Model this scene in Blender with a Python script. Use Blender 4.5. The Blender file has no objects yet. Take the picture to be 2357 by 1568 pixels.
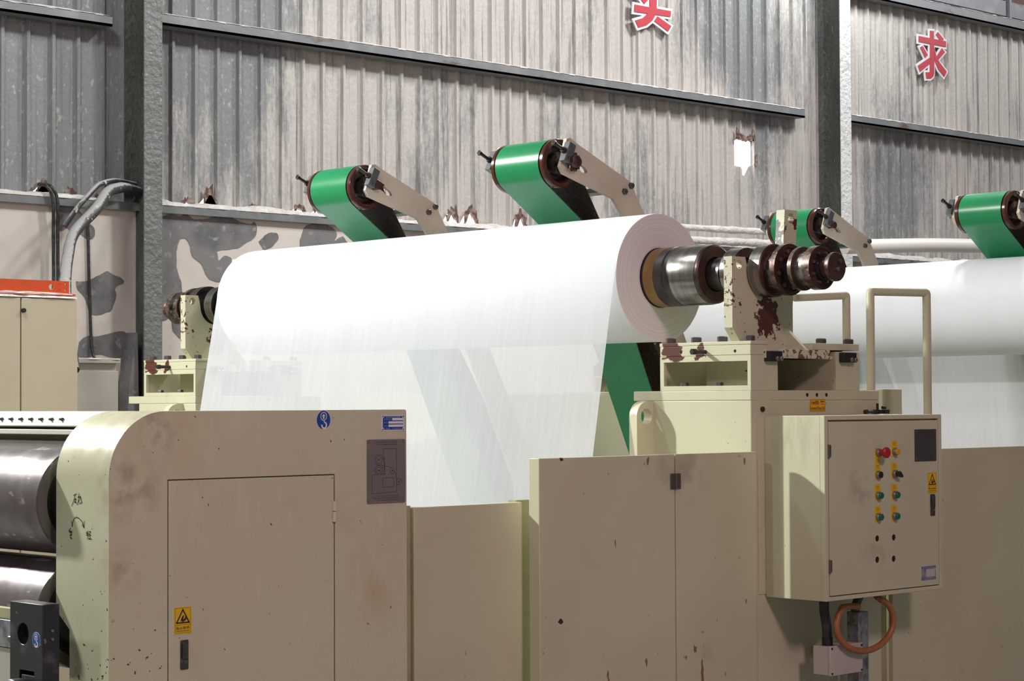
import bpy, bmesh, math, random
from mathutils import Vector, Matrix, noise
from math import sin, cos, pi, radians, atan2, sqrt, acos, hypot

sc = bpy.context.scene
COL = sc.collection

# ------------------------------------------------------------------ camera
YAW, PIT, ROL = radians(46.45218801), radians(1.72336083), radians(-0.28062114)
fw = Vector((cos(YAW)*cos(PIT), sin(YAW)*cos(PIT), sin(PIT)))
r0 = Vector((sin(YAW), -cos(YAW), 0)); u0 = r0.cross(fw)
rt = r0*cos(ROL) + u0*sin(ROL); up = -r0*sin(ROL) + u0*cos(ROL)
cam = bpy.data.cameras.new('camera'); camo = bpy.data.objects.new('camera', cam); COL.objects.link(camo)
cam.sensor_fit = 'HORIZONTAL'; cam.sensor_width = 36.0; cam.lens = 36.0*4793.05/2357.0
cam.clip_start = .05; cam.clip_end = 200
camo.matrix_world = Matrix(((rt.x, up.x, -fw.x, 0), (rt.y, up.y, -fw.y, 0), (rt.z, up.z, -fw.z, 1.6), (0, 0, 0, 1)))
sc.camera = camo

# ------------------------------------------------------------------ world, lights, exposure
sc.view_settings.view_transform = 'Standard'; sc.view_settings.look = 'None'
sc.view_settings.gamma = 1.0; sc.view_settings.use_curve_mapping = False
sc.view_settings.exposure = 0.0
w = bpy.data.worlds.new('world'); sc.world = w; w.use_nodes = True
bg = w.node_tree.nodes['Background']
bg.inputs[0].default_value = (1.0, .90, .92, 1); bg.inputs[1].default_value = 6.0

def area(name, loc, aim, size, power, col):
    l = bpy.data.lights.new(name, 'AREA'); l.shape = 'DISK'; l.size = size; l.energy = power; l.color = col
    o = bpy.data.objects.new(name, l); COL.objects.link(o); o.location = loc
    o.rotation_euler = (Vector(aim)-Vector(loc)).to_track_quat('-Z', 'Y').to_euler()
    return o
k = area('high_bay_key', (1.95, 10.8, 5.15), (4.5, 4.2, .2), .30, 385, (.97, 1.0, .95)); k.data.spread = radians(125)
area('high_bay_far_left', (-3.0, 4.2, 6.2), (4.0, 6.0, 1.4), .8, 105, (.96, 1.0, .95))
area('high_bay_aisle', (3.2, -1.3, 5.3), (4.6, 5.2, 1.1), .9, 190, (1.0, .67, .76))
area('high_bay_middle', (10.4, 7.6, 7.0), (9.0, 8.2, 1.5), .8, 260, (.97, 1.0, .96))
area('high_bay_wall', (14.0, 8.2, 7.6), (11.6, 12, 3.2), 1.0, 250, (1.0, .96, .97))
area('high_bay_end', (21.0, 8.6, 7.4), (17.5, 12, 3.2), 1.0, 170, (.98, .98, 1.0))
area('high_bay_left', (3.6, 8.2, 6.8), (7.6, 12.0, 2.6), 1.0, 170, (.96, 1.0, .98))
pl = bpy.data.lights.new('column_lamp', 'POINT'); pl.energy = 70; pl.shadow_soft_size = .10; pl.color = (.9, 1.0, .97)
po = bpy.data.objects.new('column_lamp', pl); COL.objects.link(po); po.location = (15.40, 11.32, 5.90)

# ------------------------------------------------------------------ materials
def _n(nt, t, **kw):
    n = nt.nodes.new(t)
    for k, v in kw.items(): setattr(n, k, v)
    return n
def c4(c): return (c[0], c[1], c[2], 1)
def srgb(r, g, b):
    f = lambda v: (v/255/12.92) if v/255 <= .04045 else ((v/255+.055)/1.055)**2.4
    return (f(r), f(g), f(b))

class Mat:
    """small procedural material builder"""
    def __init__(s, name, col, rough=.5, metal=0, spec=.5):
        s.m = bpy.data.materials.new(name); s.m.use_nodes = True; s.nt = s.m.node_tree
        s.b = s.nt.nodes['Principled BSDF']
        s.b.inputs['Roughness'].default_value = rough; s.b.inputs['Metallic'].default_value = metal
        s.b.inputs['Specular IOR Level'].default_value = spec
        s.tc = _n(s.nt, 'ShaderNodeTexCoord'); s.P = s.tc.outputs['Object']
        rgb = _n(s.nt, 'ShaderNodeRGB'); rgb.outputs[0].default_value = c4(col); s.c = rgb.outputs[0]
        s.nt.links.new(s.c, s.b.inputs['Base Color'])
    def L(s, a, b): s.nt.links.new(a, b)
    def vec(s, stretch):
        mp = _n(s.nt, 'ShaderNodeMapping'); mp.inputs['Scale'].default_value = stretch; s.L(s.P, mp.inputs[0]); return mp.outputs[0]
    def noise(s, scale, detail=4, stretch=(1, 1, 1), rough=.55, off=0):
        n = _n(s.nt, 'ShaderNodeTexNoise'); n.inputs['Scale'].default_value = scale; n.inputs['Detail'].default_value = detail
        n.inputs['Roughness'].default_value = rough
        v = s.vec(stretch)
        if off:
            v.node.inputs['Location'].default_value = (off, off*1.7, off*.6)
        s.L(v, n.inputs['Vector']); return n.outputs[0]
    def ramp(s, fac, lo, hi):
        r = _n(s.nt, 'ShaderNodeMapRange'); r.inputs['From Min'].default_value = lo; r.inputs['From Max'].default_value = hi
        s.L(fac, r.inputs[0]); return r.outputs[0]
    def math(s, op, a, b):
        n = _n(s.nt, 'ShaderNodeMath', operation=op)
        for i, v in enumerate((a, b)):
            if isinstance(v, (int, float)): n.inputs[i].default_value = v
            else: s.L(v, n.inputs[i])
        return n.outputs[0]
    def mix(s, fac, col):
        n = _n(s.nt, 'ShaderNodeMix', data_type='RGBA')
        if isinstance(fac, (int, float)): n.inputs[0].default_value = fac
        else: s.L(fac, n.inputs[0])
        s.L(s.c, n.inputs[6])
        if isinstance(col, tuple): n.inputs[7].default_value = c4(col)
        else: s.L(col, n.inputs[7])
        s.c = n.outputs[2]; s.L(s.c, s.b.inputs['Base Color']); return s
    def vary(s, scale, col, lo=.45, hi=.75, amt=1.0, stretch=(1, 1, 1), detail=4, off=0, rough=.55):
        f = s.ramp(s.noise(scale, detail, stretch, rough, off), lo, hi)
        if amt != 1: f = s.math('MULTIPLY', f, amt)
        return s.mix(f, col)
    def dist(s, c, r0, r1):
        d = _n(s.nt, 'ShaderNodeVectorMath', operation='DISTANCE'); d.inputs[1].default_value = c; s.L(s.P, d.inputs[0])
        return s.ramp(d.outputs['Value'], r1, r0)
    def axis(s, i, lo, hi):
        x = _n(s.nt, 'ShaderNodeSeparateXYZ'); s.L(s.P, x.inputs[0]); return s.ramp(x.outputs[i], lo, hi)
    def chip(s, c, r, col, scale=30, thr=.55, stretch=(1, 1, 1)):
        f = s.math('ADD', s.math('MULTIPLY', s.dist(c, 0, r), .6), s.math('MULTIPLY', s.noise(scale, 3, stretch), .7))
        f = s.math('MULTIPLY', s.ramp(f, thr, thr+.03), s.math('GREATER_THAN', s.dist(c, 0, r), .001))
        return s.mix(f, col)
    def smear(s, c, r, col, scale=9, amt=.7, stretch=(1, 1, 1), off=0):
        f = s.math('MULTIPLY', s.dist(c, 0, r), s.ramp(s.noise(scale, 3, stretch, .5, off), .42, .62))
        return s.mix(s.math('MULTIPLY', f, amt), col)
    def speck(s, c, r, col, scale=70, thr=.70, gain=.12, stretch=(1, 1, 1)):
        f = s.math('ADD', s.math('MULTIPLY', s.dist(c, 0, r), gain), s.noise(scale, 2, stretch))
        return s.mix(s.ramp(f, thr, thr+.02), col)
    def bump(s, scale, strength=.2, dist=.01, detail=4, stretch=(1, 1, 1)):
        b = _n(s.nt, 'ShaderNodeBump'); b.inputs['Strength'].default_value = strength; b.inputs['Distance'].default_value = dist
        s.L(s.noise(scale, detail, stretch), b.inputs['Height']); s.L(b.outputs[0], s.b.inputs['Normal']); return s
    def roughvar(s, scale, lo, hi, stretch=(1, 1, 1)):
        r = _n(s.nt, 'ShaderNodeMapRange'); r.inputs['From Min'].default_value = .3; r.inputs['From Max'].default_value = .7
        r.inputs['To Min'].default_value = lo; r.inputs['To Max'].default_value = hi
        s.L(s.noise(scale, 4, stretch), r.inputs[0]); s.L(r.outputs[0], s.b.inputs['Roughness']); return s

CREAM = (.565, .555, .385)
RUST = (.085, .022, .014)
M = {}
def simple(key, name, col, rough=.5, metal=0, var=None, spec=.5):
    a = Mat(name, col, rough, metal, spec)
    if var: a.vary(var[0], var[1])
    M[key] = a.m; return a

a = Mat('cream_paint', CREAM, .42); a.vary(2.2, (.53, .48, .36), .4, .75, .6).vary(40, (.30, .23, .16), .72, .76, .5, off=3)
a.bump(220, .05, .002); M['cream'] = a.m
# housing paint: smudged and chipped near its left edge (object origin = housing corner at the floor)
a = Mat('cream_paint_scuffed', CREAM, .40); a.vary(2.0, (.52, .46, .35), .4, .75, .7)
a.smear((.075, 0, 1.36), .13, (.25, .18, .13), 16, .75).smear((.17, 0, 1.54), .10, (.25, .18, .13), 20, .7, off=3).smear((.05, 0, 1.12), .09, (.30, .22, .16), 18, .6)
a.speck((.02, 0, .75), .40, (.07, .035, .028), 42, .738, .135).speck((.03, .0, .5), .40, (.06, .02, .014), 60, .738, .135)
a.smear((.98, 0, 1.02), .16, (.46, .29, .17), 8, .5, (2, 1, .7)).smear((.22, 0, 1.53), .2, (.52, .34, .2), 7, .5, off=6)
a.vary(30, (.33, .24, .17), .70, .73, .6, off=5).vary(5, (.50, .36, .22), .68, .80, .35, off=9).vary(16, (.64, .62, .53), .58, .66, .22, (1, 1, .35), off=4); a.bump(200, .05, .002); a.roughvar(14, .22, .42, (1, 1, .4))
M['housing'] = a.m
def grimy(key, fn=None):
    a = Mat('cream_paint_'+key, CREAM, .45); a.vary(1.6, (.50, .47, .325), .4, .72, .8).vary(28, (.22, .15, .11), .715, .74, .6, off=7)
    a.vary(6, (.42, .37, .26), .62, .8, .5, off=2)
    if fn: fn(a)
    M[key] = a.m
grimy('grimy')
grimy('grimyguard', lambda a: a.chip((-.51, -.03, .845), .02, (.06, .012, .01), 60, .62).chip((-.50, -.03, 1.408), .022, RUST, 50, .7, (1, 1, 3)).smear((.16, -.03, 1.35), .16, (.30, .25, .19), 12, .6).smear((.05, -.03, 1.38), .12, (.30, .25, .19), 14, .5, off=4)
      .speck((.2, -.03, .5), .5, (.20, .12, .08), 24, .74, .08, (1, 1, .35)))
grimy('grimybox', lambda a: a.smear((.215, -.29, .417), .10, (.28, .24, .19), 16, .7).smear((.09, -.29, .60), .18, (.48, .36, .26), 7, .6, off=3).smear((0, -.15, .62), .16, (.36, .35, .26), 14, .6, (1, 2, .5), off=5).smear((.33, -.29, .16), .14, (.34, .29, .22), 12, .5, off=2))
# worn paint of the stand (object origin = stand corner on the floor)
a = Mat('cream_paint_worn', CREAM, .40); a.vary(3, (.52, .48, .37), .4, .75, .6)
a.chip((0, .40, 1.80), .17, RUST, 26, .735, (1, .5, 1)).chip((0, .26, 1.80), .12, RUST, 34, .80)
a.vary(55, (.10, .045, .03), .70, .715, .8, off=4); M['worn'] = a.m
a = Mat('saddle_paint_chipped', CREAM, .45); a.vary(4, (.50, .44, .34), .4, .75, .7)
a.chip((.21, .09, 1.93), .125, RUST, 30, .60).chip((-.06, .115, 2.14), .13, RUST, 42, .72)
a.chip((.03, .12, 1.99), .14, RUST, 60, .83).chip((.395, .10, 2.32), .06, RUST, 46, .70)
a.vary(48, (.08, .03, .02), .675, .69, .9, off=6); a.chip((-.07, .115, 2.04), .26, RUST, 60, .80).chip((.27, .12, 2.30), .075, (.07, .07, .07), 30, .46).chip((.26, .12, 2.22), .075, (.07, .07, .07), 30, .46); M['saddle'] = a.m
a = Mat('slide_paint_chipped', CREAM, .45); a.vary(40, RUST, .55, .58, .9, off=1); M['slide'] = a.m

a = Mat('steel_dark', (.12, .115, .11), .35, .9); a.vary(9, (.045, .04, .038), .4, .7).vary(60, (.35, .33, .31), .66, .74, .7, off=3); a.roughvar(20, .22, .5); M['darksteel'] = a.m
a = Mat('steel_bright_turned', (.36, .345, .32), .24, 1.0); a.vary(60, (.20, .18, .165), .40, .66, .9, (.02, 1, .02)).vary(8, (.16, .14, .13), .55, .8, .6); M['turned'] = a.m
a = Mat('steel_scored', (.30, .29, .27), .34, .85); a.vary(45, (.72, .72, .68), .56, .62, .9, (1, .5, .6)).vary(24, (.09, .05, .04), .5, .6, .8, off=2); a.bump(60, .4, .003); M['scored'] = a.m
a = Mat('brown_primer_steel', (.060, .026, .022), .38, .25); a.vary(14, (.10, .055, .045), .5, .72).vary(70, (.26, .20, .17), .68, .72, .5, off=5); M['brown'] = a.m
a = Mat('flange_rim_worn', (.16, .12, .10), .36, .6); a.vary(35, (.06, .028, .022), .45, .6).vary(60, (.5, .47, .43), .62, .68, .6, off=3); M['rim'] = a.m
a = Mat('black_ring', (.012, .012, .012), .5); M['black'] = a.m
a = Mat('tan_ring', (.36, .22, .075), .38, .3); a.vary(10, (.25, .15, .06), .4, .7); M['tan'] = a.m
simple('bolt', 'bolt_zinc', (.33, .30, .27), .35, .85, (30, (.14, .11, .09)))
simple('boltblack', 'bolt_black', (.035, .033, .032), .4, .4)
simple('boltgrey', 'bolt_oiled_grey', (.09, .085, .08), .45, .4)
# paper
def paper(name, col, clear, rings=False):
    a = Mat(name, col, .75, 0, .25)
    if rings:
        d = _n(a.nt, 'ShaderNodeSeparateXYZ'); a.L(a.P, d.inputs[0])
        x = a.math('POWER', d.outputs[0], 2.0); z = a.math('POWER', d.outputs[2], 2.0)
        r = a.math('SQRT', a.math('ADD', x, z), 0)
        nz = _n(a.nt, 'ShaderNodeTexNoise', noise_dimensions='1D'); nz.inputs['Scale'].default_value = 120; nz.inputs['Detail'].default_value = 3
        a.L(r, nz.inputs['W']); a.mix(a.math('MULTIPLY', a.ramp(nz.outputs[0], .4, .65), .45), (.62, .58, .58))
    else:
        a.vary(2.0, tuple(v*.97 for v in col), .4, .7, 1, (1, 4, .3))
    if clear:
        out = a.nt.nodes['Material Output']
        tr = _n(a.nt, 'ShaderNodeBsdfTranslucent'); tr.inputs[0].default_value = (.93, .95, .94, 1)
        m1 = _n(a.nt, 'ShaderNodeMixShader'); m1.inputs[0].default_value = .42
        a.L(a.b.outputs[0], m1.inputs[1]); a.L(tr.outputs[0], m1.inputs[2])
        tp = _n(a.nt, 'ShaderNodeBsdfTransparent'); tp.inputs[0].default_value = (.97, .98, .97, 1)
        m2 = _n(a.nt, 'ShaderNodeMixShader')
        f = a.ramp(a.noise(6, 5, (1, 7, .35)), .3, .7); f = a.math('ADD', a.math('MULTIPLY', f, .06), clear)
        a.L(f, m2.inputs[0])
        a.L(m1.outputs[0], m2.inputs[1]); a.L(tp.outputs[0], m2.inputs[2]); a.L(m2.outputs[0], out.inputs[0])
    return a.m
M['paper'] = paper('paper_white', (.80, .81, .85), 0)
M['edge'] = paper('paper_roll_edge', (.80, .775, .775), 0, True)
M['sheet'] = paper('paper_sheet', (.83, .84, .89), .22)
# belts
a = Mat('belt_green', (.010, .235, .085), .30, 0, .5); a.vary(4, (.012, .20, .075), .4, .7); M['green'] = a.m
a = Mat('belt_inner_brown', (.030, .021, .012), .7); a.vary(60, (.055, .040, .022), .5, .6); M['inner'] = a.m
a = Mat('pulley_red_brown', (.085, .025, .018), .20, .1); a.vary(10, (.05, .016, .012), .4, .7); M['pulley'] = a.m
a = Mat('greasy_hub', (.05, .042, .036), .35, .5); a.vary(25, (.28, .25, .21), .55, .68, .7); a.bump(40, .5, .004); M['hub'] = a.m
a = Mat('arm_cream_dusty', (.60, .53, .42), .5); a.vary(5, (.52, .44, .34), .45, .72).vary(60, (.25, .17, .10), .74, .76, .6); M['arm'] = a.m
a = Mat('block_grey_paint', (.10, .11, .115), .35); a.vary(22, (.36, .37, .36), .6, .72, .7); M['block'] = a.m
# building
a = Mat('corrugated_sheet', (.235, .245, .25), .62, .15)
mask = a.math('ADD', a.math('MULTIPLY', a.noise(.9, 5, (1.1, 1, .55), .62), .75), a.math('MULTIPLY', a.noise(7, 5, (1.5, 1, .16), .65, 4), .32))
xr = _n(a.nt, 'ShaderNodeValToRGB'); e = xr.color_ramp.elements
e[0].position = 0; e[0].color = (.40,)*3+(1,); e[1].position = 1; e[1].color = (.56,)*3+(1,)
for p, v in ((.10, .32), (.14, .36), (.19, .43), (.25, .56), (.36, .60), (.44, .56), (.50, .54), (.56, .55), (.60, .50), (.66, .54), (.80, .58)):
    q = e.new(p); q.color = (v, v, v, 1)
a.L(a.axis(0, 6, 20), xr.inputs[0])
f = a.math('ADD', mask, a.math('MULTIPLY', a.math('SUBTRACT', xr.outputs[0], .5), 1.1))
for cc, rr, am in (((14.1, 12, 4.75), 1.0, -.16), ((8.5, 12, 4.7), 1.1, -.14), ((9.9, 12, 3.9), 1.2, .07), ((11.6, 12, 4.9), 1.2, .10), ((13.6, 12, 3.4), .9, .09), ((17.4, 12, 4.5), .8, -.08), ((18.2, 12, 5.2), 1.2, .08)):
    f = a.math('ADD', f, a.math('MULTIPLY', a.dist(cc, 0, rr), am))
f = a.math('ADD', f, a.math('MULTIPLY', a.math('SUBTRACT', a.noise(42, 3, (1.2, 1, .35), .6, 6), .5), .22)); f2 = a.ramp(f, .46, .60)
a.mix(f2, (.52, .488, .46)); a.vary(34, (.60, .57, .54), .60, .70, .45, (1, 1, .6), off=8)
a.vary(16, (.15, .145, .14), .56, .70, .7, (2.2, 1, .07), off=12).vary(2.5, (.33, .35, .33), .6, .75, .4, off=3)
a.bump(30, .5, .012, 6, (1, 1, .7)); M['sheetmetal'] = a.m
simple('torn', 'rusty_torn_edge', (.10, .05, .038), .8, .1, (30, (.40, .32, .27)))
a = Mat('plaster_cream', (.66, .60, .55), .85); a.vary(1.4, (.58, .52, .48), .4, .7).vary(5, (.72, .68, .62), .55, .75, .6, off=4); a.bump(25, .25, .006); M['plaster'] = a.m
a = Mat('bare_cement', (.20, .195, .195), .9); a.vary(5, (.13, .13, .13), .45, .65).vary(14, (.34, .33, .33), .6, .72, .8, off=2); a.bump(40, .4, .006); M['cement'] = a.m
a = Mat('column_green_grey', (.115, .125, .11), .45, .2); a.vary(3, (.07, .075, .065), .45, .65, 1, (1, 1, .4)).vary(22, (.42, .43, .40), .68, .73, .8, (1, 1, .25), off=2)
a.bump(22, .9, .02, 5); M['column'] = a.m
a = Mat('column_flange_grey', (.17, .177, .17), .5, .1); a.vary(4, (.13, .14, .125), .45, .7).vary(35, (.46, .47, .45), .66, .72, .7, off=2); a.bump(24, .8, .02, 5); M['columnflange'] = a.m  # front flange of the left column: paler grey than its web, pale specks
a = Mat('column_lit_white_dust', (.70, .71, .70), .8); a.vary(14, (.50, .51, .50), .5, .7); a.bump(30, 1.0, .02, 5); M['columnlit'] = a.m  # dusty right flange, whitened so the colour carries the lamp's glow
a = Mat('girt_grey_blue', (.19, .20, .21), .5, .3); a.vary(8, (.10, .045, .03), .60, .68, .8, (.3, 1, 1)).vary(5, (.30, .29, .285), .5, .7, .7, off=4); M['girt'] = a.m
a = Mat('paper_dust', (.74, .71, .69), .95); a.vary(14, (.60, .56, .53), .4, .65); a.bump(45, .8, .02, 5); M['dust'] = a.m
simple('concrete', 'concrete_floor', (.30, .29, .27), .7, 0, (2, (.22, .21, .20)))
simple('hall', 'hall_wall_paint', (.52, .53, .52), .8, 0, (1, (.45, .46, .45)))
simple('maroon', 'dark_rusty_panel', (.085, .035, .03), .6, .1, (6, (.16, .07, .06)))
simple('red', 'red_sign_face', (.50, .025, .045), .45, 0, (9, (.44, .03, .05)))
simple('white', 'white_sign_edge', (.82, .79, .81), .5)
# cables, boxes
a = Mat('cable_black_dusty', (.030, .034, .033), .5); a.vary(18, (.62, .61, .59), .64, .70, .85, off=1)
ge = _n(a.nt, 'ShaderNodeNewGeometry'); sx = _n(a.nt, 'ShaderNodeSeparateXYZ'); a.L(ge.outputs['Normal'], sx.inputs[0])
a.mix(a.math('MULTIPLY', a.ramp(a.math('ADD', sx.outputs[2], a.math('MULTIPLY', a.noise(30, 3), .8)), .78, 1.0), .75), (.52, .51, .50)); M['cabledust'] = a.m
simple('cable', 'cable_black', (.022, .023, .023), .45, 0, (30, (.07, .07, .07)))
simple('hose', 'hose_orange_brown', (.36, .135, .045), .4, 0, (9, (.25, .09, .035)))
a = Mat('trunking_galvanised', (.36, .37, .40), .42, .7); a.vary(30, (.17, .17, .19), .45, .65); M['galv'] = a.m
simple('boxgrey', 'box_beige_grey', (.50, .45, .40), .5, 0, (6, (.43, .38, .34)))
simple('ecab', 'electrical_cabinet_beige', (.60, .53, .40), .5, 0, (2, (.56, .49, .37)))
simple('lidbox', 'grey_box_paint', (.44, .41, .36), .55, 0, (2, (.38, .35, .31)))
a = Mat('orange_paint', (.70, .085, .02), .45); a.vary(8, (.60, .08, .02), .5, .7); M['orange'] = a.m
a = Mat('roller_steel', (.15, .13, .134), .36, .5); a.vary(7, (.11, .085, .085), .4, .7).vary(22, (.50, .48, .48), .60, .66, .8, (1, .3, .5), off=3); a.roughvar(8, .28, .46); M['roller'] = a.m
simple('rollerend', 'roller_end_grey', (.14, .145, .12), .45, .3, (12, (.09, .09, .08)))
a = Mat('block_black', (.030, .033, .038), .35, .3); a.vary(12, (.10, .10, .105), .55, .7).vary(30, (.30, .27, .22), .68, .72, .7, off=2); M['blackblock'] = a.m
simple('beamwhite', 'beam_white_paint', (.70, .69, .62), .45, 0, (5, (.64, .62, .54)))
simple('yellow', 'label_yellow', (.74, .46, .012), .5)
simple('amber', 'label_amber', (.80, .40, .012), .45)
simple('blue', 'label_blue', (.012, .062, .30), .4)
simple('ink', 'ink_black', (.018, .017, .016), .55)
simple('inkpale', 'ink_pale_blue', (.55, .62, .75), .5)
simple('labelwhite', 'label_white', (.74, .72, .74), .5)
a = Mat('plate_grey_metal', (.235, .205, .20), .40, .35); a.vary(5, (.19, .165, .16), .4, .7); M['greyplate'] = a.m
simple('greyplate2', 'plate_dark_grey', (.085, .08, .08), .4, .5, (9, (.11, .10, .10)))
simple('etch', 'plate_etching', (.05, .042, .04), .5)
simple('fadedblue', 'faded_blue_plate', (.17, .19, .29), .5, .1, (40, (.42, .38, .36)))
simple('lock', 'lock_dark_grey', (.06, .058, .055), .4, .4, (30, (.13, .12, .12)))
simple('bred', 'button_red', (.40, .012, .018), .35)
simple('bgreen', 'button_green', (.006, .13, .075), .35)
simple('byellow', 'button_amber', (.62, .33, .01), .3)
simple('bblack', 'button_black', (.012, .012, .016), .3)
simple('bezel', 'button_bezel', (.26, .235, .21), .35, .6)
simple('hinge', 'hinge_steel', (.16, .135, .125), .35, .7)
simple('gap', 'dark_void', (.006, .006, .005), .9)
simple('pipe', 'white_pipe_paint', (.80, .77, .72), .5)
simple('olive', 'olive_shadowed_steel', (.40, .37, .22), .6, 0, (6, (.30, .27, .16)))

# ------------------------------------------------------------------ mesh builder
ORG = {}
class MB:
    def __init__(s): s.bm = bmesh.new()
    def face(s, pts, m=0):
        try:
            f = s.bm.faces.new([s.bm.verts.new(p) for p in pts]); f.material_index = m; return f
        except ValueError: pass
    def box(s, x0, x1, y0, y1, z0, z1, m=0):
        v = [s.bm.verts.new((x, y, z)) for z in (z0, z1) for x, y in ((x0, y0), (x1, y0), (x1, y1), (x0, y1))]
        for q in ((3, 2, 1, 0), (4, 5, 6, 7), (0, 1, 5, 4), (1, 2, 6, 5), (2, 3, 7, 6), (3, 0, 4, 7)):
            s.bm.faces.new([v[i] for i in q]).material_index = m
        return s
    def prism(s, poly, axis, a, b, m=0, holes=(), ms=None):
        mp = {'Y': lambda u, v, t: (u, t, v), 'X': lambda u, v, t: (t, u, v), 'Z': lambda u, v, t: (u, v, t)}[axis]
        loops = [list(poly)]+[list(h) for h in holes]; caps = []
        for t in (a, b):
            es = []; vl = []
            for lp in loops:
                vs = [s.bm.verts.new(mp(u, v, t)) for u, v in lp]; vl.append(vs)
                es += [s.bm.edges.new((vs[i], vs[(i+1) % len(vs)])) for i in range(len(vs))]
            if holes:
                r = bmesh.ops.triangle_fill(s.bm, edges=es, use_beauty=True, use_dissolve=False)
                fs = [g for g in r['geom'] if isinstance(g, bmesh.types.BMFace)]
            else:
                fs = [s.bm.faces.new(vl[0])]
            for f in fs: f.material_index = m
            caps.append(vl)
        for A, B in zip(*caps):
            for i in range(len(A)):
                j = (i+1) % len(A)
                s.bm.faces.new((A[i], A[j], B[j], B[i])).material_index = m if ms is None else ms
        return s
    def lathe(s, prof, c, axis='Y', n=48, m=0):
        """prof: (t, r[, material of the segment that starts here])"""
        rings = []
        for p in prof:
            t, r = p[0], p[1]; k = 1 if r < 1e-6 else n; R = []
            for i in range(k):
                q = 2*pi*i/n; a, b = r*cos(q), r*sin(q)
                R.append(s.bm.verts.new({'Y': (c[0]+a, t, c[1]+b), 'X': (t, c[0]+a, c[1]+b), 'Z': (c[0]+a, c[1]+b, t)}[axis]))
            rings.append(R)
        for k in range(len(rings)-1):
            A, B = rings[k], rings[k+1]; mm = prof[k][2] if len(prof[k]) > 2 else m
            for i in range(n):
                j = (i+1) % n
                if len(A) == 1 and len(B) == 1: continue
                vs = (A[0], B[i], B[j]) if len(A) == 1 else (A[i], A[j], B[0]) if len(B) == 1 else (A[i], A[j], B[j], B[i])
                s.bm.faces.new(vs).material_index = mm
        return s
    def cyl(s, t0, t1, r, c, axis='Y', n=20, m=0): return s.lathe([(t0, 0), (t0, r), (t1, r), (t1, 0)], c, axis, n, m)
    def hexbolt(s, t0, t1, r, c, axis='Y', m=0): return s.lathe([(t0, 0), (t0, r*.8), (t0+(t1-t0)*.15, r), (t1, r), (t1, 0)], c, axis, 6, m)
    def tube(s, pts, r, n=10, m=0, cap=True):
        pts = [Vector(p) for p in pts]; rings = []; u = None
        for i, p in enumerate(pts):
            t = (pts[min(i+1, len(pts)-1)]-pts[max(i-1, 0)]).normalized()
            if u is None: u = t.orthogonal().normalized()
            u = (u-t*u.dot(t)).normalized(); v = t.cross(u)
            rr = r[i] if isinstance(r, (list, tuple)) else r
            rings.append([s.bm.verts.new(p+u*rr*cos(2*pi*k/n)+v*rr*sin(2*pi*k/n)) for k in range(n)])
        for A, B in zip(rings, rings[1:]):
            for k in range(n): s.bm.faces.new((A[k], A[(k+1) % n], B[(k+1) % n], B[k])).material_index = m
        if cap:
            s.bm.faces.new(rings[0][::-1]).material_index = m; s.bm.faces.new(rings[-1]).material_index = m
        return s
    def disc(s, c, r, y, m=0, n=28, rx=None):                       # flat mark on a face that looks towards -Y
        s.face([(c[0]+(rx or r)*cos(-2*pi*i/n), y, c[1]+r*sin(-2*pi*i/n)) for i in range(n)], m); return s
    def ringmark(s, c, r, wd, y, m=0, n=32):
        for i in range(n):
            a, b = 2*pi*i/n, 2*pi*(i+1)/n
            s.face([(c[0]+q*cos(t), y, c[1]+q*sin(t)) for q, t in ((r, a), (r+wd, a), (r+wd, b), (r, b))], m)
        return s
    def rect(s, x0, x1, z0, z1, y, m=0): s.face([(x0, y, z0), (x1, y, z0), (x1, y, z1), (x0, y, z1)], m); return s
    def line(s, p, q, wd, y, m=0, plane='XZ'):
        d = Vector((q[0]-p[0], q[1]-p[1]))
        if d.length < 1e-9: return s
        d.normalize(); n = Vector((-d.y, d.x))*wd/2; e = d*wd*.4; p = Vector(p)-e; q = Vector(q)+e
        pts = [p-n, q-n, q+n, p+n]
        s.face([(v.x, y, v.y) if plane == 'XZ' else (y, v.x, v.y) for v in pts], m); return s
    def text(s, txt, x, z, h, y, m=0, width=None, bold=0.0):
        cu = bpy.data.curves.new('t', 'FONT'); cu.body = txt; cu.size = 1.0; cu.align_x = 'CENTER'; cu.align_y = 'CENTER'; cu.offset = bold; cu.resolution_u = 3
        o = bpy.data.objects.new('t', cu); COL.objects.link(o); dg = bpy.context.evaluated_depsgraph_get()
        me = o.evaluated_get(dg).to_mesh()
        if len(me.vertices):
            xs = [v.co.x for v in me.vertices]; ys = [v.co.y for v in me.vertices]
            w0, h0 = max(max(xs)-min(xs), 1e-6), max(max(ys)-min(ys), 1e-6); cx, cy = (max(xs)+min(xs))/2, (max(ys)+min(ys))/2
            sy = h/h0; sx = (width/w0) if width else sy
            vs = [s.bm.verts.new((x+(v.co.x-cx)*sx, y, z+(v.co.y-cy)*sy)) for v in me.vertices]
            for p in me.polygons:
                try: s.bm.faces.new([vs[i] for i in p.vertices]).material_index = m
                except ValueError: pass
        o.to_mesh_clear(); bpy.data.objects.remove(o); bpy.data.curves.remove(cu); return s
    def marks(s, n, x, z, h, y, m, width):
        """a line of worn, unreadable print: n small glyph-like clusters of strokes"""
        cw = width/n; rr = random.Random(n*31+int(abs(x)*1e4)+int(abs(z)*1e4))
        for i in range(n):
            x0 = x-width/2+i*cw; q = max(h*.10, .0004)
            for k in range(3):
                a, b = x0+cw*(.12+.3*rr.random()), x0+cw*(.55+.3*rr.random()); zz = z-h/2+h*(.1+.4*k)
                s.line((a, zz), (b, zz), q, y, m)
            xx = x0+cw*(.3+.4*rr.random()); s.line((xx, z-h*.45), (xx, z+h*.45), q, y, m)
        return s
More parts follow.
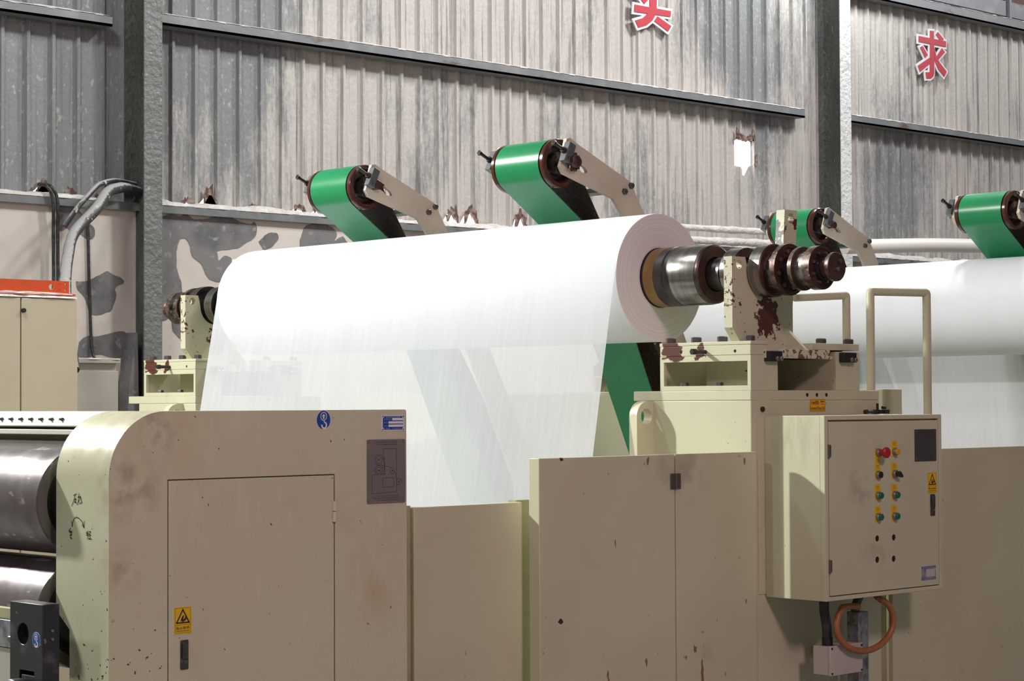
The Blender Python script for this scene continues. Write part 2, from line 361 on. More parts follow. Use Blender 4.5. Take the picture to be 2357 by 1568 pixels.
    def build(s, name, mats, parent=None, org=None, bevel=0, seg=2, smooth=35, normals=True):
        o3 = Vector(org if org is not None else (ORG[parent.name] if parent else (0, 0, 0)))
        if normals: bmesh.ops.recalc_face_normals(s.bm, faces=s.bm.faces)
        for v in s.bm.verts: v.co -= o3
        me = bpy.data.meshes.new(name); s.bm.to_mesh(me); s.bm.free()
        for k in (mats if isinstance(mats, (list, tuple)) else [mats]): me.materials.append(M[k])
        for p in me.polygons: p.use_smooth = True
        me.set_sharp_from_angle(angle=radians(smooth))
        o = bpy.data.objects.new(name, me); COL.objects.link(o)
        if parent: o.parent = parent
        else: o.location = o3
        ORG[o.name] = o3
        if bevel:
            b = o.modifiers.new('bevel', 'BEVEL'); b.width = bevel; b.segments = seg; b.limit_method = 'ANGLE'; b.angle_limit = radians(40)
        return o

def tag(o, label=None, cat=None, group=None, kind=None):
    for k, v in (('label', label), ('category', cat), ('group', group), ('kind', kind)):
        if v: o[k] = v
    return o
def thing(name, label, cat, loc, group=None):
    o = bpy.data.objects.new(name, None); COL.objects.link(o); o.location = loc; o.empty_display_size = .1
    ORG[o.name] = Vector(loc); return tag(o, label, cat, group)
def copy_tree(o, delta, label, skip=(), parent=None):
    c = o.copy(); COL.objects.link(c); c.parent = parent
    if parent is None:
        c.location = Vector(o.location)+Vector(delta); c['label'] = label
        ORG[c.name] = ORG[o.name]+Vector(delta)
    for ch in list(o.children):
        if ch.name.split('.')[0] not in skip: copy_tree(ch, delta, label, skip, c)
    return c
def circ(c, r, n=20): return [(c[0]+r*cos(2*pi*i/n), c[1]+r*sin(2*pi*i/n)) for i in range(n)]
def rrect(x0, x1, z0, z1, r, n=4):
    out = []
    for cx, cz, a in ((x1-r, z1-r, 0), (x0+r, z1-r, 90), (x0+r, z0+r, 180), (x1-r, z0+r, 270)):
        out += [(cx+r*cos(radians(a+90*i/n)), cz+r*sin(radians(a+90*i/n))) for i in range(n+1)]
    return out
def smooth_pts(P, k=8):
    P = [Vector(p) for p in P]; out = []
    for i in range(len(P)-1):
        p0, p1, p2, p3 = P[max(i-1, 0)], P[i], P[i+1], P[min(i+2, len(P)-1)]
        for j in range(k):
            t = j/k; out.append(.5*((2*p1)+(p2-p0)*t+(2*p0-5*p1+4*p2-p3)*t*t+(3*p1-p0-3*p2+p3)*t**3))
    return out+[P[-1]]
def offset_poly(P, d):
    """grow a polygon outwards by d"""
    A = sum(P[i][0]*P[(i+1) % len(P)][1]-P[(i+1) % len(P)][0]*P[i][1] for i in range(len(P)))
    sg = 1 if A > 0 else -1; out = []
    for i in range(len(P)):
        p0, p1, p2 = Vector(P[i-1]), Vector(P[i]), Vector(P[(i+1) % len(P)])
        e1, e2 = (p1-p0).normalized(), (p2-p1).normalized()
        n1, n2 = Vector((e1.y, -e1.x))*sg, Vector((e2.y, -e2.x))*sg
        b = n1+n2; b = b/max(b.length_squared/2, .5)
        out.append(tuple(p1+b*d))
    return out

rnd = random.Random(7)
XR, ZR, RR = 6.37, 2.115, .265          # axis and radius of the paper roll
DX, DY = 3.40, 3.69                     # pitch of the unwind stations, spacing of the two stand sides

# ================================================================== SETTING
def struct(mb, name, mats, **k): return tag(mb.build(name, mats, **k), kind='structure')
struct(MB().box(-5, 24, -6, 12.3, -.1, 0), 'floor', 'concrete')
struct(MB().box(-5, 24, -6, 12.3, 8.6, 8.7), 'ceiling', 'hall')
struct(MB().box(-5.1, -5, -6, 12.3, 0, 8.6), 'wall_left', 'hall')
struct(MB().box(24, 24.1, -6, 12.3, 0, 8.6), 'wall_right', 'hall')
struct(MB().box(-5, 24, -6.1, -6, 0, 8.6), 'wall_front', 'hall')

# corrugated sheet with torn foot and a cut opening
def sheet():
    mb = MB(); pit = .1885; x0 = 6.965-.075-pit*64; prof = ((0, 0), (.03, 0), (.06, 0), (.09, 0), (.122, 0), (.132, .003), (.139, .029), (.162, .029), (.172, .003))
    torn = {6.96: .03, 7.145: .11, 7.52: .04, 7.34: .05, 8.28: .05, 8.47: .13, 8.66: .05, 8.84: .04, 9.25: .07, 9.42: .06, 10.74: .15, 10.93: .19, 11.48: .17, 11.30: .05, 10.2: .05, 12.6: .05, 13.0: .08}
    cols = []
    for k in range(155):
        for dx, dy in prof:
            x = x0+k*pit+dx
            if -5 <= x <= 24: cols.append((x, 12.0-dy))
    hx0, hx1, hz0, hz1 = 14.13, 14.365, 3.70, 3.925
    zs = [0, 3.32, 3.50, hz0, 3.78, 3.86, hz1, 4.0, 4.4, 5.0, 5.6, 6.4, 7.4, 8.6]
    V = []
    for x, y in cols:
        b = 2.965
        for tx, h in torn.items():
            d = abs(x-tx)
            if d < .10: b = max(b, 2.965+h*.8*(1-d/.10)+.025*noise.noise((x*40, 1, 0)))
        row = []
        for z in zs:
            zz, xx = (b if z == 0 else z), x
            if hx0-.03 < x < hx1+.03 and z in (3.50, hz0, hz1):
                zz += .022*noise.noise((x*23, z*9, 3))
                if z == hz0 and 14.19 < x < 14.33: zz -= .10*(1-abs(x-14.26)/.07)
            row.append(mb.bm.verts.new((xx, y, zz)))
        V.append(row)
    for i in range(len(V)-1):
        xm = (cols[i][0]+cols[i+1][0])/2
        for j in range(len(zs)-1):
            if hx0 < xm < hx1 and hz0 <= zs[j] < hz1: continue
            mb.bm.faces.new((V[i][j], V[i+1][j], V[i+1][j+1], V[i][j+1]))
    return mb
struct(sheet(), 'wall_back', 'sheetmetal', smooth=25, normals=False)

# rusty flaps around the torn foot of the sheet and the cut opening
mb = MB()
for tx, h in ((7.145, .11), (7.34, .06), (7.52, .06), (8.28, .06), (8.47, .15), (8.84, .05), (9.25, .08), (9.42, .07), (10.74, .15), (10.93, .19), (11.48, .17)):
    wd = .035+.20*h; P = []
    for i in range(15):
        q = pi*i/14; n_ = .92+.45*noise.noise((tx*7+i*.7, i*1.3, 2))
        P.append((tx+wd*cos(q)*n_*1.15, 2.968+(h*1.0+.010)*sin(q)**.8*n_ if 0 < i < 14 else 2.968))
    hw, hh = .070*min(1, h/.10), h*.66
    I = [(tx-hw, 2.9685), (tx-hw*.55, 2.968+hh*.42), (tx-.012, 2.968+hh*.95), (tx+.010, 2.968+hh*.93), (tx+hw*.5, 2.968+hh*.48), (tx+hw, 2.9685)]
    mb.prism(P[:-1]+[P[-1]]+I, 'Y', 11.958, 11.962, 0)
for x in (14.13, 14.355):
    mb.prism([(x-.012, 3.93), (x+.03, 3.94), (x+.02, 4.02), (x-.006, 4.04)], 'Y', 11.955, 11.962, 0)
mb.prism([(14.37, 3.74), (14.40, 3.70), (14.415, 3.76), (14.40, 3.82), (14.37, 3.80)], 'Y', 11.955, 11.962, 0)
mb.prism([(14.14, 3.925), (14.36, 3.93), (14.345, 3.985), (14.25, 3.965), (14.17, 3.99)], 'Y', 11.955, 11.960, 0)
struct(mb, 'trim_5', 'torn', smooth=20)

# plastered base wall with fallen patches (bare cement)
PA = [(7.202, 2.81), (7.219, 2.872), (7.248, 2.92), (7.294, 2.923), (7.353, 2.906), (7.4, 2.858), (7.412, 2.822), (7.484, 2.78), (7.496, 2.734), (7.472, 2.702), (7.43, 2.702), (7.389, 2.729), (7.33, 2.731), (7.283, 2.764), (7.242, 2.741), (7.204, 2.77)]
PB = [(7.354, 2.415), (7.437, 2.423), (7.52, 2.457), (7.592, 2.491), (7.652, 2.467), (7.713, 2.443), (7.719, 2.418), (7.652, 2.384), (7.658, 2.327), (7.622, 2.233), (7.58, 2.216), (7.508, 2.197), (7.455, 2.218), (7.419, 2.309), (7.366, 2.364)]
PC = [(7.376, 2.021), (7.437, 2.053), (7.532, 2.06), (7.725, 2.09), (7.732, 1.965), (7.689, 1.913), (7.532, 1.937), (7.461, 1.92), (7.376, 1.919)]
PD = [(8.01, 2.872), (8.098, 2.902), (8.161, 2.892), (8.225, 2.906), (8.289, 2.883), (8.406, 2.89), (8.485, 2.925), (8.577, 2.93), (8.644, 2.893), (8.751, 2.871), (8.805, 2.885), (8.825, 2.837), (8.805, 2.781), (8.724, 2.733), (8.657, 2.697), (8.498, 2.673), (8.485, 2.645), (8.498, 2.603), (8.55, 2.638), (8.617, 2.608), (8.603, 2.477), (8.484, 2.456), (8.406, 2.48), (8.354, 2.564), (8.276, 2.625), (8.251, 2.699), (8.212, 2.745), (8.161, 2.716), (8.142, 2.63), (8.149, 2.524), (8.18, 2.44), (8.187, 2.376), (8.225, 2.057), (8.123, 2.098), (8.098, 2.193), (8.01, 2.222)]
PE = [(8.844, 2.753), (8.905, 2.806), (8.982, 2.822), (9.016, 2.787), (8.966, 2.729), (8.889, 2.7)]
PF = [(9.207, 2.665), (9.208, 2.759), (9.219, 2.807), (9.267, 2.888), (9.406, 2.908), (9.503, 2.888), (9.547, 2.84), (9.527, 2.791), (9.609, 2.827), (9.649, 2.685)]
def ragged(P):
    V = [Vector((x, z, 0)) for x, z in P]; V.append(V[0]); S = smooth_pts(V, 5)[:-1]
    return [(p.x+.006*noise.noise((p.x*30, p.y*30, 1)), p.y+.006*noise.noise((p.x*30, p.y*30, 5))) for p in S]
mb = MB(); mb.box(-5, 24, 11.9, 12.1, 0, 2.955, 0)
for P in (PA, PB, PC, PD, PE, PF): mb.prism(ragged(P), 'Y', 11.896, 11.901, 1)
mb.prism(ragged([(7.64, 0), (7.745, 0), (7.745, 1.92), (7.72, 1.97), (7.695, 1.86), (7.66, 1.5), (7.65, .8)]), 'Y', 11.76, 11.9, 1)   # rough plinth at the column foot
struct(mb, 'wall_base', ['plaster', 'cement'], smooth=20)

# steel angle on the ledge + drifted paper dust
def dust_strip(mb, x0, x1, y0, y1, z, h, step=.035, seed=0, m=0):
    n = int((x1-x0)/step); R = []
    for i in range(n+1):
        x = x0+(x1-x0)*i/n; e = min(1, i/4, (n-i)/4)
        hh = h*(.35+.65*abs(noise.noise((x*2.3, seed, 0)))+.5*abs(noise.noise((x*9, seed, 2))))*(.2+.8*e)
        jj = .012*noise.noise((x*11, seed, 7))
        R.append([mb.bm.verts.new(p) for p in ((x, y0-.004+jj, z-.006), (x, y0+.006+jj, z+hh*.45), (x, (y0*.6+y1*.4), z+hh*.8), (x, y1, z+hh))])
    for A, B in zip(R, R[1:]):
        for k in range(3): mb.bm.faces.new((A[k], B[k], B[k+1], A[k+1])).material_index = m
    return mb
o = struct(MB().box(-5, 24, 11.855, 11.862, 2.905, 2.96).box(-5, 24, 11.862, 11.97, 2.953, 2.96), 'trim_1', 'girt')
ds = MB()
for x0, x1, sd in ((5.5, 7.58, 1), (7.9, 15.2, 2), (15.5, 23, 3)): dust_strip(ds, x0, x1, 11.856, 11.985, 2.962, .07, seed=sd)
ds.build('dust_layer', 'dust', o, smooth=60, normals=False)
# girts (cold-formed channels) in each bay
def girt(name, x0, x1, z0, z1, seed):
    mb = MB(); y0, y1 = 11.85, 11.972
    mb.prism([(y1, z0), (y0, z0), (y0, z0+.018), (y0+.004, z0+.018), (y0+.004, z0+.004), (y0+.03, z0+.004), (y0+.03, z1-.004), (y0+.0, z1-.004), (y0, z1), (y1, z1)], 'X', x0, x1)
    mb.box(x0, x1, y0, y0+.005, z0, z1)
    g = struct(mb, name, 'girt', smooth=20)
    dust_strip(MB(), x0+.01, x1-.01, y0+.004, y1+.01, z1+.001, .03, seed=seed).build('dust_layer', 'dust', g, smooth=60, normals=False)
    return g
girt('trim_2', 5.4, 7.60, 4.125, 4.195, 11)
girt('trim_3', 7.90, 14.96, 4.185, 4.262, 12)
girt('trim_4', 15.46, 23.0, 4.205, 4.278, 13)
girt('trim_6', 15.46, 23.0, 5.415, 5.51, 14)
# clerestory above the upper girt
wn = struct(MB().box(15.6, 23, 11.90, 11.95, 5.545, 5.70, 0).box(15.6, 23, 11.90, 11.95, 5.78, 5.86, 0), 'window_1', 'girt')
for x in (16.9, 18.35, 19.8, 21.3): MB().box(x, x+.035, 11.87, 11.95, 5.515, 6.3).build('mullion', 'girt', wn)
MB().box(16.95, 23, 11.93, 11.96, 5.70, 5.78).box(16.95, 23, 11.93, 11.96, 5.86, 6.3).build('pane', 'maroon', wn)

# ================================================================== COLUMNS, WALL SIGNS, PIPES, CABLES
def column(label, x0, x1, y0, y1, mat):
    t = thing('steel_column', label, 'column', ((x0+x1)/2, y1, 0), 'H columns along the wall')
    mb = MB(); e = .012; xm = (x0+x1)/2
    mb.prism([(x0, y0+e), (x0, y0+e+.002), (xm-.006, y0+e+.006), (xm-.006, y1-e), (x0, y1-e), (x0, y1), (x1, y1), (x1, y1-e), (xm+.006, y1-e), (xm+.006, y0+e+.006), (x1, y0+e+.002), (x1, y0+e)], 'Z', 0, 8.55)
    mb.build('web', 'column', t, smooth=20)
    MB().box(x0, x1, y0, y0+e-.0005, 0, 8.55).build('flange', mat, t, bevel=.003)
    MB().box(x0-.04, x1+.04, y0-.05, y1, 0, .02).build('foot_plate', 'column', t)
    return t
column('dark green-grey steel column on the left, before the peeling wall', 7.751, 7.896, 11.70, 11.945, 'columnflange')
column('steel column at right, its front face lit bright white', 15.296, 15.452, 11.70, 11.96, 'columnlit')

def sign(label, polys, ctr):
    t = thing('wall_character', label, 'sign', (ctr[0], 11.96, ctr[1]), 'red characters on the wall')
    mb = MB()
    for i, P in enumerate(polys): mb.prism(offset_poly(P, .021), 'Y', 11.934+i*.0003, 11.946, 0)
    mb.build('backing', 'white', t, smooth=20)
    mb = MB()
    for i, P in enumerate(polys): mb.prism(P, 'Y', 11.927+i*.0003, 11.9335, 0)
    mb.build('stroke', 'red', t, smooth=20)
    mb = MB(); mb.box(ctr[0]-.02, ctr[0]+.02, 11.946, 11.975, ctr[1]-.02, ctr[1]+.02); mb.build('spacer', 'white', t)
sign('red white-edged character reading 求 on the wall right of the bright column',
     [[(17.038, 5.243), (17.095, 5.247), (17.099, 4.979), (17.094, 4.824), (17.079, 4.796), (17.044, 4.773), (16.968, 4.764), (16.955, 4.823), (17.026, 4.832), (17.032, 5.011)], [(16.847, 5.168), (17.301, 5.170), (17.3, 5.112), (16.846, 5.112)], [(17.167, 5.245), (17.264, 5.187), (17.24, 5.166), (17.195, 5.171), (17.136, 5.216)], [(16.907, 5.077), (16.992, 5.0), (16.946, 4.965), (16.867, 5.059)], [(16.827, 4.875), (17.034, 4.981), (17.047, 4.929), (16.861, 4.818)], [(17.233, 5.091), (17.284, 5.06), (17.162, 4.965), (17.111, 4.966), (17.106, 5.006), (17.14, 4.997)], [(17.099, 5.092), (17.14, 4.997), (17.19, 4.948), (17.31, 4.867), (17.268, 4.812), (17.172, 4.873), (17.11, 4.953)]], (17.07, 5.04))
sign('red white-edged character reading 头, cut off by the top edge, above the girt',
     [[(12.785, 4.954), (13.24, 4.955), (13.233, 4.905), (12.779, 4.892)], [(12.979, 5.377), (13.07, 5.39), (13.057, 4.918), (13.005, 4.846), (12.933, 4.797), (12.83, 4.763), (12.791, 4.82), (12.886, 4.851), (12.942, 4.895), (12.97, 4.962)], [(13.07, 4.889), (13.242, 4.826), (13.202, 4.775), (13.029, 4.844)], [(12.801, 5.059), (12.857, 5.121), (12.97, 5.032), (12.906, 4.973)], [(12.779, 5.196), (12.835, 5.258), (12.945, 5.176), (12.889, 5.114)]], (13.02, 5.0))

def rope(name, label, cat, pts, r, mat, k=8, n=10, group=None, flat=False):
    P = [Vector(p) for p in pts]; org = P[-1].copy()
    return tag(MB().tube(smooth_pts(P, k), r, n).build(name, mat, org=org, smooth=60), label, cat, group)
rope('power_cable', 'thick dust-covered black cable arching down from the left column', 'cable',
     [(7.80, 11.84, 3.03), (7.66, 11.79, 3.045), (7.56, 11.73, 3.03), (7.40, 11.60, 2.98), (7.22, 11.45, 2.85), (7.00, 11.35, 2.68), (6.80, 11.1, 2.50), (6.60, 10.8, 2.32), (6.46, 10.55, 2.12), (6.35, 10.3, 1.8)], .036, 'cabledust', group='cables on the base wall')
rope('power_cable', 'slimmer dusty cable running just above the thick arching cable', 'cable',
     [(7.80, 11.88, 3.085), (7.66, 11.85, 3.095), (7.56, 11.80, 3.085), (7.40, 11.70, 3.04), (7.26, 11.60, 2.955), (7.15, 11.56, 2.86), (7.06, 11.56, 2.74)], .017, 'cabledust', group='cables on the base wall')
for i, (dx, lb) in enumerate(((0, 'left of the two thin black cables hanging side by side at left'), (.032, 'right of the two thin black cables hanging side by side at left'))):
    rope('thin_cable', lb, 'cable', [(7.09+dx, 11.93, 3.04), (7.10+dx, 11.84, 3.02), (7.135+dx, 11.825, 2.93), (7.147+dx, 11.84, 2.7), (7.15+dx, 11.84, 2.3), (7.15+dx, 11.84, 1.2), (7.15+dx, 11.84, 0)], .012, 'cable', group='cables on the base wall')
rope('thin_cable', 'thin black cable hanging straight down into the grey lidded box', 'cable',
     [(7.425, 11.885, 2.84), (7.433, 11.885, 2.78), (7.445, 11.885, 2.4), (7.46, 11.88, 2.0), (7.47, 11.85, 1.90)], .010, 'cable', group='cables on the base wall')
P = smooth_pts([(15.0, 11.45, 2.985), (16.0, 11.3, 3.04), (16.97, 11.2, 3.075), (18.0, 11.1, 3.13)], 6)
tag(MB().tube(P, .066, 20).build('white_pipe', 'pipe', org=(15.0, 11.45, 2.985), smooth=60), 'smooth white pipe along the wall behind the right-hand belts', 'pipe')
for q, (z, r, lb) in enumerate(((3.095, .026, 'upper dust-caked pipe on the wall ledge right of the big roll'), (2.99, .03, 'lower dust-caked pipe on the wall ledge right of the big roll'))):
    xs = [12.4+.06*i for i in range(48)]
    tag(MB().tube([(x, 11.79-.02*q, z+.02*noise.noise((x*.8, q, 0))+.02*(x-13.8)*q) for x in xs], [r+.018*abs(noise.noise((x*4, q, 4))) for x in xs], 12).build('dusty_pipe', 'dust', org=(12.4, 11.79, z), smooth=60), lb, 'pipe')

# ================================================================== LEFT BACKGROUND CABINETS
t = thing('electrical_cabinet', 'beige two-door electrical cabinet under the orange bar, far left', 'cabinet', (5.5, 9.9, 0))
MB().box(4.4, 6.008, 9.722, 10.15, 0, 2.178).build('body', 'ecab', t, bevel=.004)
MB().box(5.668, 6.004, 9.70, 9.722, .1, 2.165).build('door', 'ecab', t, bevel=.003)
MB().box(4.60, 5.658, 9.70, 9.722, .1, 2.165).build('door', 'ecab', t, bevel=.003)
MB().cyl(9.688, 9.702, .012, (5.675, 2.10), n=12).build('latch', 'boltblack', t)
dust_strip(MB(), 4.6, 6.0, 9.700, 9.714, 2.178, .012, seed=31).build('dust_layer', 'dust', t, smooth=60, normals=False)
t = thing('orange_bar', 'orange steel angle bar with bolt holes on top of the beige cabinet', 'bar', (5.3, 9.72, 2.19))
MB().prism([(4.4, 2.196), (5.976, 2.196), (5.976, 2.266), (4.4, 2.266)], 'Y', 9.74, 9.75, 0, [circ((5.868, 2.232), .0155)]+[circ((x, z), .0055, 10) for x in (5.918, 5.955) for z in (2.216, 2.250)]).box(4.4, 5.976, 9.75, 9.82, 2.196, 2.204).build('angle', 'orange', t, smooth=20)
MB().box(4.4, 6.0, 9.715, 9.85, 2.186, 2.196).build('base_strip', 'orange', t)
dust_strip(MB(), 4.5, 5.98, 9.716, 9.738, 2.1965, .014, seed=33).build('dust_layer', 'dust', t, smooth=60, normals=False)
t = thing('lidded_box', 'grey metal box with overhanging lid at the foot of the left column', 'box', (7.0, 11.3, 0))
MB().box(6.5, 7.225, 11.22, 11.66, 0, 1.88).build('body', 'lidbox', t, bevel=.003)
MB().box(6.48, 7.237, 11.19, 11.67, 1.862, 1.892).build('lid', 'lidbox', t, bevel=.003)
dust_strip(MB(), 6.49, 7.23, 11.192, 11.5, 1.892, .012, seed=35).build('dust_layer', 'dust', t, smooth=60, normals=False)
MB().box(6.55, 7.23, 11.205, 11.22, .1, 1.815).build('door', 'lidbox', t, bevel=.002)

# ================================================================== LABEL FACES
def warning_label(x0, x1, z0, z1, y, parent, name='warning_label', words='当心伤手'):
    mb = MB(); mb.box(x0, x1, y-.0012, y, z0, z1, 0); w_, h_ = x1-x0, z1-z0; cx = (x0+x1)/2; yy = y-.0018
    def fr(a, b, c, d, t):
        for q in ((a, c, b, c), (a, d, b, d), (a, c, a, d), (b, c, b, d)): mb.line((q[0], q[1]), (q[2], q[3]), t, yy, 1)
    fr(x0+w_*.06, x1-w_*.06, z0+h_*.05, z1-h_*.04, w_*.012)
    mb.line((x0+w_*.06, z0+h_*.34), (x1-w_*.06, z0+h_*.34), w_*.012, yy, 1)
    T = [(cx-w_*.36, z0+h_*.42), (cx+w_*.36, z0+h_*.42), (cx, z0+h_*.90)]
    for i in range(3): mb.line(T[i], T[(i+1) % 3], w_*.065, yy, 1)
    # hand caught between rollers
    for i, (dx, dz, ln, an) in enumerate(((-.10, .50, .20, 65), (-.03, .49, .24, 75), (.05, .50, .20, 55), (.10, .50, .14, 40))):
        p = (cx+w_*dx, z0+h_*dz); mb.line(p, (p[0]+w_*ln*cos(radians(an)), p[1]+w_*ln*sin(radians(an))), w_*.055, yy, 1)
    mb.disc((cx-.0*w_, z0+h_*.50), h_*.05, yy-.0001, 1, 14)
    mb.text(words, cx, z0+h_*.225, h_*.115, yy, 1, w_*.78, .01)
    mb.line((x0+w_*.14, z0+h_*.115), (x1-w_*.14, z0+h_*.115), h_*.018, yy, 1)
    return mb.build(name, ['yellow', 'ink'], parent, normals=False)
def lock(x0, x1, z0, z1, y, parent):
    mb = MB(); mb.prism(rrect(x0, x1, z0, z1, .003), 'Y', y-.004, y)
    h = mb.build('lock_handle', 'lock', parent, bevel=.001)
    w_ = x1-x0; MB().box(x0+w_*.15, x1-w_*.15, y-.009, y-.004, z0+(z1-z0)*.36, z1-(z1-z0)*.06).build('paddle', 'lock', h, bevel=.0015)
    MB().box(x0+w_*.35, x1-w_*.2, y-.008, y-.004, z0+(z1-z0)*.2, z0+(z1-z0)*.32).build('keyhole_button', 'hinge', h, bevel=.001)
    return h
def hook_sticker(mb, c, r, f):
    """f(u, v, layer) maps sticker coordinates to space"""
    def poly(P, k, m): mb.face([f(u, v, k) for u, v in P], m)
    def ring(ro, ri, cu, cv, k, m, a0=0, a1=360, n=28):
        for i in range(n):
            a, b = radians(a0+(a1-a0)*i/n), radians(a0+(a1-a0)*(i+1)/n)
            poly([(cu+q*cos(t)*r, cv+q*sin(t)*r) for q, t in ((ri, a), (ro, a), (ro, b), (ri, b))], k, m)
    poly([(r*cos(2*pi*i/40), r*sin(2*pi*i/40)) for i in range(40)], 0, 1)
    poly([(.93*r*cos(2*pi*i/40), .93*r*sin(2*pi*i/40)) for i in range(40)], 1, 0)
    ring(.44, .36, 0, .36*r, 2, 1)
    poly([(0, .62*r), (-.24*r, .36*r), (.24*r, .36*r)], 2, 1); poly([(-.1*r, .38*r), (-.1*r, .10*r), (.1*r, .10*r), (.1*r, .38*r)], 2, 1)
    poly([(-.02*r, -.06*r), (.10*r, -.06*r), (.20*r, -.30*r), (.06*r, -.30*r)], 2, 1)
    ring(.40, .22, .06*r, -.53*r, 2, 1, -190, 62)

# ================================================================== ROUNDED MACHINE HOUSING (front left)
X0, X1, YF, ZT = 3.306, 4.438, 5.172, 1.581
root = thing('machine_housing', 'beige machine housing with rounded top corner, blue hook sticker and grey diagram plate', 'machine', (X0, YF, 0))
arc = [(X0+.194-.194*cos(radians(6*i)), ZT-.194+.194*sin(radians(6*i))) for i in range(16)]
prof = [(X0, 0)]+arc+[(X1-.004, ZT), (X1, ZT-.006), (X1, 0)]
DX0, DX1, DZ0, DZ1 = 3.512, 4.135, .06, 1.375
mb = MB(); mb.prism([(X0, .99)]+arc+[(X1-.004, ZT), (X1, ZT-.006), (X1, .99)], 'Y', YF+.016, 5.458)
mb.prism([(YF+.016, 0), (5.383, 0), (5.383, .937), (5.458, .99), (YF+.016, .99)], 'X', X0, X1)
mb.build('body', 'housing', root, smooth=25)
mb = MB(); mb.prism(prof, 'Y', YF, YF+.016, 0, [[(DX0-.004, DZ0-.004), (DX1+.004, DZ0-.004), (DX1+.004, DZ1+.004), (DX0-.004, DZ1+.004)]])
mb.build('front_panel', 'housing', root, smooth=25)
mb = MB(); mb.box(DX0, DX1, YF-.001, YF+.014, DZ0, DZ1); door = mb.build('door', 'housing', root, bevel=.0015)
lock(3.552, 3.580, .815, .902, YF-.001, door)
warning_label(3.530, 3.592, .920, 1.0, YF-.001, door)
MB().cyl(1.262, 1.293, .008, (4.1355, YF-.004), 'Z', 12).cyl(1.228, 1.260, .008, (4.1355, YF-.004), 'Z', 12).build('hinge', 'cream', root)
mb = MB(); hook_sticker(mb, None, .0315, lambda u, v, k: (4.094+u*.93, YF-.0006-.0006*k, 1.550+v)); tag(mb.build('hook_sticker', ['blue', 'labelwhite'], root, normals=False), 'round blue sticker with a white lifting hook')
# blue name plate
mb = MB(); x0, x1, z0, z1 = 4.333, 4.427, 1.513, 1.563; y = YF
mb.box(x0, x1, y-.0012, y, z0, z1, 1); mb.rect(x0+.004, x1-.004, z0+.003, z1-.003, y-.0018, 0)
mb.rect(x0+.043, x1-.005, z0+.033, z0+.0405, y-.0024, 1); mb.rect(x0+.027, x1-.005, z0+.0225, z0+.030, y-.0024, 1); mb.rect(x0+.027, x1-.005, z0+.012, z0+.0195, y-.0024, 1)
mb.marks(12, (x0+x1)/2, z1-.0065, .0062, y-.0024, 2, .062)
mb.marks(7, x0+.023, z0+.0365, .0042, y-.0024, 2, .032); mb.marks(4, x0+.0155, z0+.026, .0042, y-.0024, 2, .018); mb.marks(4, x0+.0155, z0+.0155, .0042, y-.0024, 2, .018)
mb.marks(4, x0+.024, z0+.0068, .0042, y-.0024, 2, .018); mb.marks(9, x0+.062, z0+.0068, .0042, y-.0024, 2, .036)
for cx in (x0+.004, x1-.004):
    for cz in (z0+.004, z1-.004): mb.disc((cx, cz), .0055, y-.0026, 1, 14); mb.disc((cx, cz), .0028, y-.0032, 3, 10)
tag(mb.build('name_plate', ['blue', 'labelwhite', 'inkpale', 'hinge'], root, normals=False), 'small blue and white name plate')
# engraved threading diagram
x0, x1, z0, z1 = 4.270, 4.431, 1.279, 1.485; mb = MB(); mb.prism(rrect(x0, x1, z0, z1, .005), 'Y', YF-.003, YF, 0); y = YF-.0036
def g(u, v): return (x0+(u-148)/(680-148)*(x1-x0), z1-(v-552)/(1430-552)*(z1-z0))
def poly(*P):
    for p, q in zip(P, P[1:]): mb.line(g(*p), g(*q), .0011, y, 1)
poly((375, 800), (375, 683), (553, 683), (553, 1100)); poly((388, 800), (388, 1035), (340, 1035)); poly((260, 1038), (213, 1040), (213, 1293), (556, 1280), (556, 1160))
poly((360, 1085), (513, 1080), (516, 1205), (362, 1215), (360, 1085)); poly((340, 905), (490, 945)); poly((525, 985), (556, 1130)); poly((360, 800), (378, 800), (385, 1030))
for cx, cz, rr in ((309, 831, 55), (309, 976, 52), (495, 985, 30), (588, 1142, 32)):
    p = g(cx, cz); q = rr/532*(x1-x0); mb.ringmark(p, q, .0011, y, 1); mb.disc(p, .0028, y, 1, 10)
    if rr > 50: mb.ringmark(p, q*.68, .0009, y, 1)
mb.marks(15, *g(415, 588), .0052, y, 1, .092); mb.text('Threading diagram of calender', *g(413, 622), .0045, y, 1, .092)
mb.marks(14, *g(428, 1330), .0046, y, 1, .088); mb.marks(26, *g(420, 1358), .0042, y, 1, .118); mb.marks(22, *g(440, 1386), .0042, y, 1, .10)
for cu in (172, 652):
    for cv in (588, 1392): mb.disc(g(cu, cv), .0042, y, 2, 12)
tag(mb.build('diagram_plate', ['greyplate', 'etch', 'bolt'], root, normals=False), 'grey metal plate engraved with rollers diagram')
